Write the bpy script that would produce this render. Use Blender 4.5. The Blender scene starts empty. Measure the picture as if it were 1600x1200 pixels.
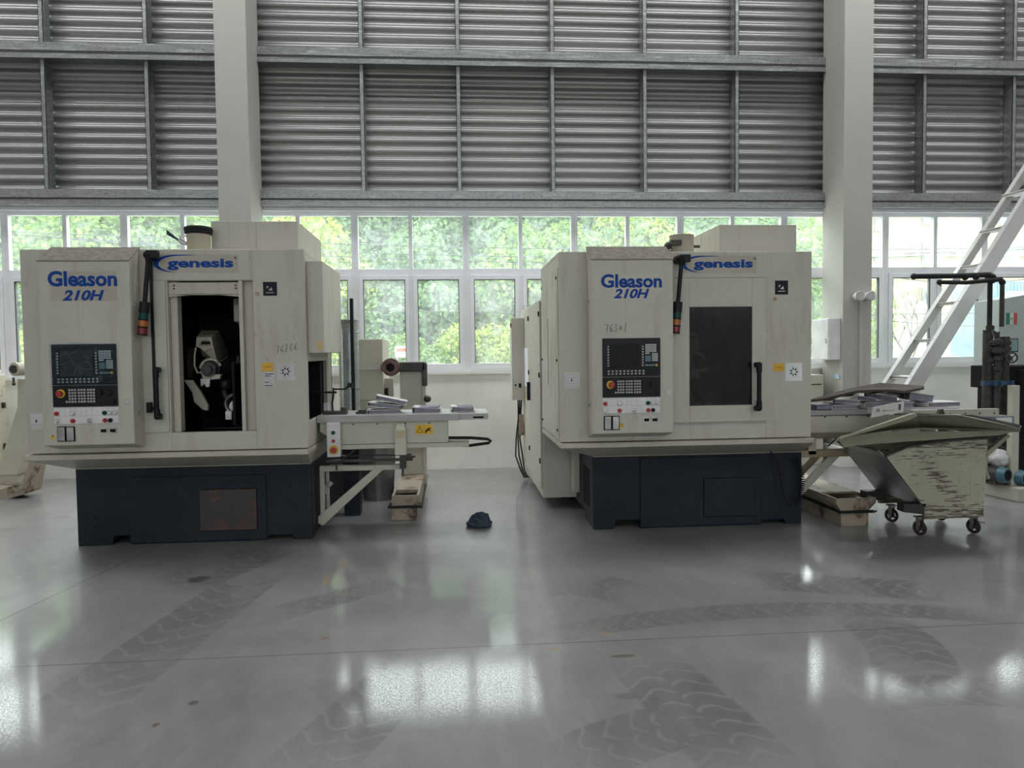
import bpy, math, random
from mathutils import Vector, Matrix
random.seed(7)
S = bpy.context.scene
COL = S.collection

# ---------------------------------------------------------------- camera
F_PX = 1150.0
EYE = Vector((0, 0, 1.55))
_p, _t, _r = math.radians(4.5), math.radians(2.45), 0.0125
_f = Vector((math.sin(_p)*math.cos(_t), math.cos(_p)*math.cos(_t), -math.sin(_t)))
_r0 = Vector((math.cos(_p), -math.sin(_p), 0)); _u0 = _r0.cross(_f)
CR = _r0*math.cos(_r) - _u0*math.sin(_r)
CU = _u0*math.cos(_r) + _r0*math.sin(_r)
cd = bpy.data.cameras.new('camera'); cam = bpy.data.objects.new('camera', cd); COL.objects.link(cam)
cam.matrix_world = Matrix(((CR.x, CU.x, -_f.x, EYE.x), (CR.y, CU.y, -_f.y, EYE.y), (CR.z, CU.z, -_f.z, EYE.z), (0, 0, 0, 1)))
cd.sensor_width = 36; cd.lens = F_PX/1600*36; cd.clip_end = 400
S.camera = cam

# ---------------------------------------------------------------- world, sun, exposure
S.view_settings.view_transform = 'Standard'; S.view_settings.look = 'None'
S.view_settings.exposure = 0.87; S.view_settings.gamma = 1; S.view_settings.use_curve_mapping = False
S.cycles.max_bounces = 8; S.cycles.diffuse_bounces = 5; S.cycles.transparent_max_bounces = 24
S.cycles.caustics_reflective = False; S.cycles.caustics_refractive = False
S.cycles.sample_clamp_indirect = 6
SKY = 4.6
w = bpy.data.worlds.new('overcast_sky'); S.world = w; w.use_nodes = True
wn = w.node_tree.nodes; wl = w.node_tree.links
bg = wn['Background']; bg.inputs['Strength'].default_value = SKY
tc = wn.new('ShaderNodeTexCoord'); sx = wn.new('ShaderNodeSeparateXYZ'); rp = wn.new('ShaderNodeValToRGB')
wl.new(tc.outputs['Generated'], sx.inputs[0]); wl.new(sx.outputs['Z'], rp.inputs[0]); wl.new(rp.outputs[0], bg.inputs[0])
rp.color_ramp.elements[0].position = 0.0; rp.color_ramp.elements[0].color = (.70, .76, .80, 1)
rp.color_ramp.elements[1].position = 0.7; rp.color_ramp.elements[1].color = (.96, .98, 1, 1)


X0, X1, YW, YB, ZC = -10.04, 11.9, 9.84, -13.0, 8.6     # room: left, right, window wall, rear wall, ceiling
def portal(name, x, y, z, sx_, sz, rx):
    d = bpy.data.lights.new(name, 'AREA'); d.shape = 'RECTANGLE'; d.size = sx_; d.size_y = sz; d.cycles.is_portal = True
    o = bpy.data.objects.new(name, d); COL.objects.link(o); o.location = (x, y, z); o.rotation_euler = (rx, 0, 0)
portal('window_daylight_portal', (X0+X1)/2, YW+.25, 2.36, X1-X0-.4, 2.14, math.radians(-90))
RZ0, RZ1 = 3.4, 4.9                                       # rear opening band
portal('rear_daylight_portal', (X0+X1)/2, YB-.1, (RZ0+RZ1)/2, X1-X0-1, RZ1-RZ0, math.radians(90))

FILL_GAPS = [(-4.6, -3.7), (6.9, 8.4)]              # unseen roof gaps, added to brighten floor and window wall (y ranges)
for a_, b_ in FILL_GAPS: portal('roof_fill_portal', (X0+X1)/2, (a_+b_)/2, ZC+.22, X1-X0-2, b_-a_, 0)

# ---------------------------------------------------------------- helpers
def at(px, py, Y):
    d = _f + CR*((px-800)/F_PX) - CU*((py-600)/F_PX)
    return EYE + d*(Y/d.y)
def atz(px, py, Z=0.0):
    d = _f + CR*((px-800)/F_PX) - CU*((py-600)/F_PX)
    return EYE + d*((Z-EYE.z)/d.z)

class N:
    """small node helper"""
    def __init__(s, name):
        s.m = bpy.data.materials.new(name); s.m.use_nodes = True
        s.n = s.m.node_tree.nodes; s.l = s.m.node_tree.links
        s.b = s.n['Principled BSDF']; s.out = s.n['Material Output']
    def coord(s, scale=(1, 1, 1), loc=(0, 0, 0), rot=(0, 0, 0)):
        t = s.n.new('ShaderNodeTexCoord'); mp = s.n.new('ShaderNodeMapping')
        s.l.new(t.outputs['Object'], mp.inputs[0]); mp.inputs['Scale'].default_value = scale
        mp.inputs['Location'].default_value = loc; mp.inputs['Rotation'].default_value = rot
        return mp.outputs[0]
    def noise(s, vec, scale, detail=4, rough=.55, dist=0):
        t = s.n.new('ShaderNodeTexNoise'); s.l.new(vec, t.inputs['Vector'])
        t.inputs['Scale'].default_value = scale; t.inputs['Detail'].default_value = detail
        t.inputs['Roughness'].default_value = rough; t.inputs['Distortion'].default_value = dist
        return t.outputs['Fac']
    def ramp(s, fac, a, b, ca=0.0, cb=1.0):
        t = s.n.new('ShaderNodeMapRange'); s.l.new(fac, t.inputs[0])
        for i, v in zip((1, 2, 3, 4), (a, b, ca, cb)): t.inputs[i].default_value = v
        return t.outputs[0]
    def mix(s, fac, a, b, mode='MIX'):
        t = s.n.new('ShaderNodeMix'); t.data_type = 'RGBA'; t.blend_type = mode
        for k, v in ((0, fac), (6, a), (7, b)):
            if isinstance(v, (int, float)): t.inputs[k].default_value = v
            elif isinstance(v, tuple): t.inputs[k].default_value = (*v[:3], 1)
            else: s.l.new(v, t.inputs[k])
        return t.outputs[2]
    def math(s, op, a, b=None, c=None):
        t = s.n.new('ShaderNodeMath'); t.operation = op
        for k, v in enumerate((a, b, c)):
            if v is None: continue
            if isinstance(v, (int, float)): t.inputs[k].default_value = v
            else: s.l.new(v, t.inputs[k])
        return t.outputs[0]
    def set(s, key, v):
        if isinstance(v, (int, float)): s.b.inputs[key].default_value = v
        elif isinstance(v, tuple): s.b.inputs[key].default_value = (*v[:3], 1)
        else: s.l.new(v, s.b.inputs[key])
    def bump(s, h, strength=.2, dist=.01):
        t = s.n.new('ShaderNodeBump'); s.l.new(h, t.inputs['Height']); t.inputs['Strength'].default_value = strength
        t.inputs['Distance'].default_value = dist; s.l.new(t.outputs[0], s.b.inputs['Normal'])

def plain(name, col, rough=.5, metal=0.0, var=.12, scale=3.0, **kw):
    k = N(name); v = k.coord(); n = k.noise(v, scale)
    k.set('Base Color', k.mix(k.ramp(n, .35, .65), tuple(c*(1-var) for c in col), tuple(min(1, c*(1+var)) for c in col)))
    k.set('Roughness', rough); k.set('Metallic', metal)
    for a, b in kw.items(): k.set(a.replace('_', ' '), b)
    if max(col) < .12 and metal < .2 and 'Specular_IOR_Level' not in kw and rough > .15: k.set('Specular IOR Level', .18)
    return k.m
def worn(name, col, dirt, amount=.5, streak=(1, 1, 1), scale=6, rough=.5, dcol2=None, thr=.12, metal=0):
    k = N(name); v = k.coord(); n1 = k.noise(v, 1.6, 5); n2 = k.noise(k.coord(streak), scale, 6, .65)
    base = k.mix(k.ramp(n1, .3, .7), tuple(c*.88 for c in col), tuple(min(1, c*1.06) for c in col))
    m = k.ramp(n2, amount, amount+thr)
    k.set('Base Color', k.mix(m, base, dirt)); k.set('Roughness', rough); k.set('Metallic', metal)
    k.bump(n2, .12, .004)
    return k.m

M = {}
M['paint'] = None
def machine_paint(name, col):
    k = N(name); v = k.coord()
    n1 = k.noise(v, 1.3, 5); n2 = k.noise(k.coord((3, 3, .45)), 3.2, 7, .62); n3 = k.noise(v, 90, 2)
    c = k.mix(k.ramp(n1, .3, .7), tuple(x*.93 for x in col), tuple(min(1, x*1.04) for x in col))
    c = k.mix(k.ramp(n2, .52, .72, 0, .42), c, (.36, .29, .18))
    n4 = k.noise(k.coord((1, 1, 1), (3, 1, 5)), 11, 8, .75)
    c = k.mix(k.ramp(n4, .64, .69, 0, .4), c, (.25, .20, .13))
    k.set('Base Color', c); k.set('Roughness', k.ramp(n1, .3, .7, .42, .55)); k.bump(n3, .06, .002)
    return k.m
M['paint'] = machine_paint('machine_offwhite_paint', (.55, .52, .455))
M['paint_b'] = machine_paint('machine_warm_white_paint', (.53, .49, .41))
M['base'] = plain('machine_slate_paint', (.017, .024, .032), .42, var=.2, scale=2)
M['black'] = plain('black_plastic', (.012, .012, .013), .38)
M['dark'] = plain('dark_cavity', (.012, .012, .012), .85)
M['oily'] = plain('oily_dark_steel', (.05, .045, .04), .45, .3, var=.4, scale=9)
M['rustplate'] = worn('rusty_access_plate', (.028, .020, .018), (.10, .032, .014), .52, (1, 1, 2), 3, .3)
M['panelblack'] = plain('panel_black', (.014, .015, .017), .32)
M['screen'] = plain('screen_glass', (.008, .012, .014), .08)
M['keys'] = plain('grey_keys', (.42, .43, .43), .5)
M['keyteal'] = plain('teal_keys', (.14, .24, .26), .5)
M['red'] = plain('red_plastic', (.42, .02, .02), .35)
M['yellow'] = plain('yellow_plastic', (.72, .50, .05), .45)
M['decalyellow'] = plain('decal_yellow', (.75, .44, .03), .5)
M['green'] = plain('green_lens', (.006, .06, .055), .3)
M['amber'] = plain('amber_lens', (.42, .12, .015), .3)
M['redlens'] = plain('red_lens', (.20, .008, .02), .3)
M['white'] = plain('white_plastic', (.72, .72, .71), .4)
M['chrome'] = plain('chromed_metal', (.6, .6, .6), .22, 1)
M['decal'] = plain('taupe_decal', (.46, .42, .35), .5, var=.06)
M['decal_lt'] = plain('pale_decal', (.58, .55, .48), .5, var=.06)
M['paper'] = plain('label_paper', (.60, .60, .58), .6)
M['paperwht'] = plain('label_paper_white', (.80, .81, .82), .6)
M['blue'] = plain('brand_blue', (.008, .06, .30), .5, var=.04, Specular_IOR_Level=.15)
M['ink'] = plain('green_ink', (.03, .12, .08), .6)
M['inkblack'] = plain('black_ink', (.02, .02, .025), .6)
M['steel'] = plain('bare_steel', (.42, .42, .40), .35, .9, var=.25, scale=8)
M['galv'] = None
def galv(name, col, rough, metal):
    k = N(name); t = k.n.new('ShaderNodeTexVoronoi'); k.l.new(k.coord((1, 1, 1)), t.inputs['Vector']); t.inputs['Scale'].default_value = 26
    n = k.noise(k.coord((.6, 1, 6)), 5, 6, .7)
    c = k.mix(k.ramp(t.outputs['Distance'], 0, .6), tuple(x*.8 for x in col), tuple(min(1, x*1.15) for x in col))
    c = k.mix(k.ramp(n, .55, .7, 0, .5), c, (.75, .76, .76))
    k.set('Base Color', c); k.set('Metallic', metal); k.set('Roughness', k.ramp(n, .3, .7, rough-.08, rough+.12)); return k.m
M['galv'] = galv('galvanised_steel', (.30, .31, .31), .38, .8)
M['duct'] = galv('galvanised_duct', (.42, .46, .47), .38, .8)
M['wallpaint'] = worn('white_plaster', (.82, .81, .77), (.48, .42, .34), .66, (1, 1, .5), 4, .8, thr=.3)
M['column'] = plain('cream_column_paint', (.41, .40, .36), .5, var=.04, scale=1)
M['alu'] = plain('window_aluminium', (.80, .81, .84), .42, .1, var=.03)
M['gasket'] = plain('window_gasket', (.06, .06, .065), .6)
M['cream'] = worn('stained_cream_paint', (.50, .46, .36), (.10, .07, .045), .60, (1, 1, 1), 7, .55, thr=.1)
M['creamclean'] = worn('cream_paint', (.55, .52, .43), (.22, .18, .12), .66, (1, 1, 1.5), 5, .5, thr=.12)
M['trough'] = worn('oily_cream_trough', (.38, .31, .235), (.07, .035, .02), .52, (1, 1, 1), 6, .5, thr=.14)
M['cart'] = None
def cart_mat():
    k = N('scratched_cart_paint'); v = k.coord()
    a = k.noise(k.coord((1.8, 1.8, 17)), 4.0, 6, .7); b = k.noise(v, 2.2, 4); c3 = k.noise(k.coord((14, 14, 1.2)), 5, 5)
    sp = k.n.new('ShaderNodeSeparateXYZ'); k.l.new(v, sp.inputs[0])
    ln = k.math('ABSOLUTE', k.math('SUBTRACT', sp.outputs[0], k.math('ADD', k.math('MULTIPLY', k.math('SUBTRACT', .64, sp.outputs[2]), .8), -.17)))
    band = k.math('MAXIMUM', k.ramp(ln, .16, .03), k.ramp(sp.outputs[2], .62, .74)); lo = k.ramp(sp.outputs[2], .30, .24)
    thr = k.math('ADD', k.math('MULTIPLY', k.math('MAXIMUM', band, lo), .12), k.math('MULTIPLY', b, .10))
    sc = k.ramp(k.math('ADD', a, thr), .665, .70, 0, .85)
    base = k.mix(k.ramp(b, .3, .7), (.36, .35, .26), (.46, .44, .34))
    base = k.mix(k.ramp(c3, .55, .75, 0, .45), base, (.26, .21, .13))
    k.set('Base Color', k.mix(sc, base, (.045, .022, .016))); k.set('Roughness', .5); k.bump(a, .15, .004); return k.m
M['cart'] = cart_mat()
M['chute'] = plain('dull_grey_sheet', (.22, .22, .21), .38, .5, var=.25, scale=4)
M['guard'] = worn('olive_cream_sheet', (.30, .28, .20), (.12, .10, .06), .62, (1, 1, 1), 5, .5)
M['board'] = plain('brown_board', (.075, .06, .05), .75, var=.2, scale=6)
M['rubber'] = plain('black_rubber', (.02, .02, .02), .7)
M['page'] = plain('grey_paper_edges', (.22, .22, .27), .8, var=.15, scale=30)
M['cover'] = plain('white_binder_cover', (.62, .61, .60), .5)
M['coverdark'] = plain('dark_binder_cover', (.09, .09, .11), .5)
M['pipe'] = plain('grey_iron_pipe', (.055, .05, .043), .5, .15, var=.3, scale=9)
M['pipeblk'] = plain('black_hose_pipe', (.025, .025, .027), .5)
M['motorblue'] = plain('motor_blue', (.06, .15, .20), .4)
M['bluepl'] = plain('blue_clamp', (.03, .07, .14), .5)
M['cabgrey'] = plain('pale_green_cabinet', (.50, .56, .54), .45, var=.04)
M['cloth'] = plain('dark_blue_cloth', (.045, .06, .085), .9, var=.3, scale=12)
M['foil'] = plain('white_wrapping', (.62, .62, .62), .5)
M['orange'] = plain('orange_label', (.55, .22, .04), .5)
M['flaggreen'] = plain('flag_green', (.02, .25, .14), .5)
M['flagred'] = plain('flag_red', (.62, .12, .08), .5)
M['ladder'] = plain('white_stair_paint', (.62, .61, .59), .45, var=.04)

def tinted():
    k = N('dark_door_glass'); t = k.n.new('ShaderNodeBsdfTransparent'); t.inputs[0].default_value = (.50, .52, .48, 1)
    g = k.n.new('ShaderNodeBsdfGlossy'); g.inputs['Roughness'].default_value = .06; g.inputs[0].default_value = (1, 1, 1, 1)
    d = k.n.new('ShaderNodeBsdfDiffuse'); d.inputs[0].default_value = (.05, .055, .05, 1)
    m1 = k.n.new('ShaderNodeMixShader'); m1.inputs[0].default_value = .16; k.l.new(t.outputs[0], m1.inputs[1]); k.l.new(d.outputs[0], m1.inputs[2])
    f = k.n.new('ShaderNodeFresnel'); f.inputs[0].default_value = 1.5
    m2 = k.n.new('ShaderNodeMixShader'); k.l.new(f.outputs[0], m2.inputs[0]); k.l.new(m1.outputs[0], m2.inputs[1]); k.l.new(g.outputs[0], m2.inputs[2])
    k.l.new(m2.outputs[0], k.out.inputs[0]); return k.m
M['tint'] = tinted()
def window_glass(name, haze, rings):
    k = N(name); t = k.n.new('ShaderNodeBsdfTransparent'); t.inputs[0].default_value = (.95, .98, .96, 1)
    g = k.n.new('ShaderNodeBsdfGlossy'); g.inputs['Roughness'].default_value = .02
    d = k.n.new('ShaderNodeBsdfTranslucent'); d.inputs[0].default_value = (.86, .93, .92, 1)
    v = k.coord(); n = k.noise(k.coord((1, 1, 1)), 5, 8, .7, 1.5); n2 = k.noise(k.coord((4, 4, 1.2)), 3, 5, .6, .6)
    h = k.math('ADD', k.ramp(n, .35, .75, haze*.35, haze*1.5), k.ramp(n2, .5, .75, 0, haze*.6))
    if rings:
        sp = k.n.new('ShaderNodeSeparateXYZ'); k.l.new(v, sp.inputs[0])
        # one swirl of smeared dirt in each half-bay pane
        fx = k.math('SUBTRACT', k.math('FRACT', k.math('ADD', k.math('DIVIDE', sp.outputs[0], .731), .5)), .5)
        fx = k.math('MULTIPLY', fx, .731)
        wob = k.math('MULTIPLY', k.math('SUBTRACT', n2, .5), .25)
        dx = k.math('ADD', fx, k.math('ADD', wob, .05)); dz = k.math('ADD', k.math('SUBTRACT', sp.outputs[2], .42), wob)
        r = k.math('SQRT', k.math('ADD', k.math('MULTIPLY', dx, dx), k.math('MULTIPLY', dz, dz)))
        ring = k.math('LESS_THAN', k.math('ABSOLUTE', k.math('SUBTRACT', r, .085)), .006)
        ring2 = k.math('LESS_THAN', k.math('ABSOLUTE', k.math('SUBTRACT', r, .105)), .004)
        ring = k.math('MULTIPLY', k.math('ADD', ring, ring2), k.ramp(n, .42, .6, 0, .30))
        h = k.math('ADD', h, ring)
    m1 = k.n.new('ShaderNodeMixShader'); k.l.new(h, m1.inputs[0]); k.l.new(t.outputs[0], m1.inputs[1]); k.l.new(d.outputs[0], m1.inputs[2])
    m2 = k.n.new('ShaderNodeMixShader'); m2.inputs[0].default_value = .022; k.l.new(m1.outputs[0], m2.inputs[1]); k.l.new(g.outputs[0], m2.inputs[2])
    k.l.new(m2.outputs[0], k.out.inputs[0]); return k.m
M['glass_top'] = window_glass('dusty_window_glass', .11, True)
M['glass_low'] = window_glass('clear_window_glass', .08, False)

def tag(o, label=None, cat=None, group=None, kind=None):
    for a, b in (('label', label), ('category', cat), ('group', group), ('kind', kind)):
        if b: o[a] = b
    return o
def origin(o):
    v = Vector((0, 0, 0))
    while o is not None: v = v + o.location; o = o.parent
    return v
def thing(name, loc, label, cat, group=None):
    o = bpy.data.objects.new(name, None); COL.objects.link(o); o.location = loc; o.empty_display_size = .1
    return tag(o, label, cat, group)

def each(name, mat, parent, boxes, bevel=0):
    for b_ in boxes:
        g = G(); g.box(*b_) if len(b_) == 6 else g.cyl(*b_); g.build(name, mat, parent, bevel=bevel)
class G:
    """collects shapes in world coordinates, builds ONE mesh object"""
    def __init__(s): s.v = []; s.f = []; s.sm = []; s.mi = []; s.cur = 0
    def add(s, vs, fs, smooth=False):
        b = len(s.v); s.v += [Vector(p) for p in vs]
        for f in fs: s.f.append([b+i for i in f]); s.sm.append(smooth); s.mi.append(s.cur)
        return s
    def box(s, x0, x1, y0, y1, z0, z1):
        if x0 > x1: x0, x1 = x1, x0
        if y0 > y1: y0, y1 = y1, y0
        if z0 > z1: z0, z1 = z1, z0
        return s.add([(x0,y0,z0),(x1,y0,z0),(x1,y1,z0),(x0,y1,z0),(x0,y0,z1),(x1,y0,z1),(x1,y1,z1),(x0,y1,z1)],
                     [(0,3,2,1),(4,5,6,7),(0,1,5,4),(1,2,6,5),(2,3,7,6),(3,0,4,7)])
    def prism(s, pts, d):
        """closed polygon of 3-D points extruded by vector d"""
        pts = [Vector(p) for p in pts]; d = Vector(d); n = len(pts)
        nrm = Vector((0, 0, 0))
        for i in range(n): nrm += pts[i].cross(pts[(i+1) % n])
        if nrm.dot(d) > 0: pts = pts[::-1]
        return s.add(pts + [p+d for p in pts], [tuple(range(n)), tuple(range(2*n-1, n-1, -1))] + [(i+n, (i+1) % n+n, (i+1) % n, i) for i in range(n)])
    def cyl(s, p0, p1, r, r1=None, n=20, caps=True):
        p0, p1 = Vector(p0), Vector(p1); r1 = r if r1 is None else r1
        a = (p1-p0).normalized(); u = a.orthogonal().normalized(); v = a.cross(u)
        vs = []
        for p, q in ((p0, r), (p1, r1)):
            for i in range(n):
                t = 2*math.pi*i/n; vs.append(p + u*math.cos(t)*q + v*math.sin(t)*q)
        s.add(vs, [(i, (i+1) % n, (i+1) % n+n, i+n) for i in range(n)], True)
        if caps: s.add(vs, [tuple(range(n-1, -1, -1)), tuple(range(n, 2*n))])
        return s
    def tube(s, pts, r, n=10):
        pts = [Vector(p) for p in pts]; vs = []; u = None
        for i, p in enumerate(pts):
            a = (pts[min(i+1, len(pts)-1)] - pts[max(i-1, 0)]).normalized()
            u = a.orthogonal().normalized() if u is None else (u - a*u.dot(a)).normalized()
            v = a.cross(u)
            rr = r[i] if isinstance(r, (list, tuple)) else r
            for k in range(n):
                t = 2*math.pi*k/n; vs.append(p + u*math.cos(t)*rr + v*math.sin(t)*rr)
        fs = [(i*n+k, i*n+(k+1) % n, (i+1)*n+(k+1) % n, (i+1)*n+k) for i in range(len(pts)-1) for k in range(n)]
        s.add(vs, fs, True); m = len(pts)-1
        s.add(vs, [tuple(range(n-1, -1, -1)), tuple(range(m*n, m*n+n))]); return s
    def torus(s, c, axis, R, r, n=28, m=10):
        c, a = Vector(c), Vector(axis).normalized(); u = a.orthogonal().normalized(); v = a.cross(u); vs = []
        for i in range(n):
            t = 2*math.pi*i/n; d = u*math.cos(t)+v*math.sin(t)
            for k in range(m):
                q = 2*math.pi*k/m; vs.append(c + d*(R+r*math.cos(q)) + a*r*math.sin(q))
        return s.add(vs, [(i*m+k, ((i+1) % n)*m+k, ((i+1) % n)*m+(k+1) % m, i*m+(k+1) % m) for i in range(n) for k in range(m)], True)
    def ball(s, c, r, sc=(1, 1, 1), n=14, m=10):
        c = Vector(c); vs = [c+Vector((0, 0, r*sc[2]))]
        for j in range(1, m):
            for i in range(n):
                t, q = 2*math.pi*i/n, math.pi*j/m
                vs.append(c+Vector((r*sc[0]*math.sin(q)*math.cos(t), r*sc[1]*math.sin(q)*math.sin(t), r*sc[2]*math.cos(q))))
        vs.append(c-Vector((0, 0, r*sc[2]))); L = len(vs)-1
        fs = [(0, 1+i, 1+(i+1) % n) for i in range(n)] + [(L, L-n+(i+1) % n, L-n+i) for i in range(n)]
        fs += [(1+j*n+i, 1+(j+1)*n+i, 1+(j+1)*n+(i+1) % n, 1+j*n+(i+1) % n) for j in range(m-2) for i in range(n)]
        return s.add(vs, fs, True)
    def xf(s, start, mat):
        for i in range(start, len(s.v)): s.v[i] = mat @ s.v[i]
        return s
    def build(s, name, mat, parent=None, bevel=0, **tg):
        me = bpy.data.meshes.new(name); org = origin(parent)
        me.from_pydata([tuple(p-org) for p in s.v], [], s.f)
        me.polygons.foreach_set('use_smooth', s.sm)
        mats = mat if isinstance(mat, list) else [mat]
        for q in mats: me.materials.append(M[q] if isinstance(q, str) else q)
        me.polygons.foreach_set('material_index', s.mi)
        me.update()
        o = bpy.data.objects.new(name, me); COL.objects.link(o)
        if parent: o.parent = parent
        else:  # put the origin at the thing's base
            xs = [p.x for p in s.v]; ys = [p.y for p in s.v]; zs = [p.z for p in s.v]
            c = Vector(((min(xs)+max(xs))/2, (min(ys)+max(ys))/2, min(zs)))
            if tg.get('keep') is None:
                me.transform(Matrix.Translation(-c)); o.location = c
        if bevel:
            b = o.modifiers.new('edge', 'BEVEL'); b.width = bevel; b.segments = 2; b.limit_method = 'ANGLE'; b.angle_limit = math.radians(50)
            b.harden_normals = False
        tag(o, tg.get('label'), tg.get('cat'), tg.get('group'), tg.get('kind'))
        return o
def rotm(c, ax, deg): return Matrix.Translation(Vector(c)) @ Matrix.Rotation(math.radians(deg), 4, ax) @ Matrix.Translation(-Vector(c))
def copy_tree(o, parent=None):
    c = o.copy(); COL.objects.link(c)
    if parent: c.parent = parent
    for ch in list(o.children): copy_tree(ch, c)
    return c

def text(body, x0, x1, z0, z1, y, mat, parent, name='lettering', bold=.02, shear=0, depth=.002, face='-y', slope=0):
    """lettering as a mesh filling the box x0..x1, z0..z1 on the plane y, facing the camera"""
    cu = bpy.data.curves.new(name, 'FONT'); cu.body = body; cu.size = 1; cu.offset = bold; cu.extrude = .02; cu.shear = shear; cu.resolution_u = 3
    t = bpy.data.objects.new(name+'_tmp', cu); COL.objects.link(t)
    me = bpy.data.meshes.new_from_object(t, depsgraph=bpy.context.evaluated_depsgraph_get())
    bpy.data.objects.remove(t); bpy.data.curves.remove(cu)
    xs = [v.co.x for v in me.vertices]; ys = [v.co.y for v in me.vertices]
    ax, bx, ay, by = min(xs), max(xs), min(ys), max(ys); org = origin(parent)
    for v in me.vertices:
        X = x0+(v.co.x-ax)/(bx-ax)*(x1-x0); Z = z0+(v.co.y-ay)/(by-ay)*(z1-z0) + slope*(X-x0); Y = y - (v.co.z+.02)/.04*depth
        v.co = Vector((X, Y, Z)) - org
    me.materials.clear(); me.materials.append(M[mat])
    for p in me.polygons: p.material_index = 0
    o = bpy.data.objects.new(name, me); COL.objects.link(o); o.parent = parent
    return o
STROKES = {'7': [[(0, 1), (.8, .95), (.35, 0)]], '6': [[(.7, 1), (.2, .6), (.05, .2), (.35, 0), (.65, .15), (.6, .4), (.15, .35)]],
           '2': [[(.1, .8), (.4, 1), (.6, .75), (.1, .05), (.7, .1)]], '3': [[(.1, .95), (.6, .9), (.3, .6), (.6, .35), (.3, 0), (.0, .1)]],
           '0': [[(.35, .7), (.1, .4), (.3, .15), (.55, .45), (.35, .7)]], '1': [[(.5, 1.2), (.2, -.1)]]}
def scrawl(digits, x, z, h, y, mat, parent, slope=.3, r=.0016):
    g = G()
    for i, ch in enumerate(digits):
        for st in STROKES[ch]:
            g.tube([(x+(i*.62+px*.55)*h, y, z+(pz+i*.62*slope)*h) for px, pz in st], r, 6)
    return g.build('handwritten_number', mat, parent)

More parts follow.
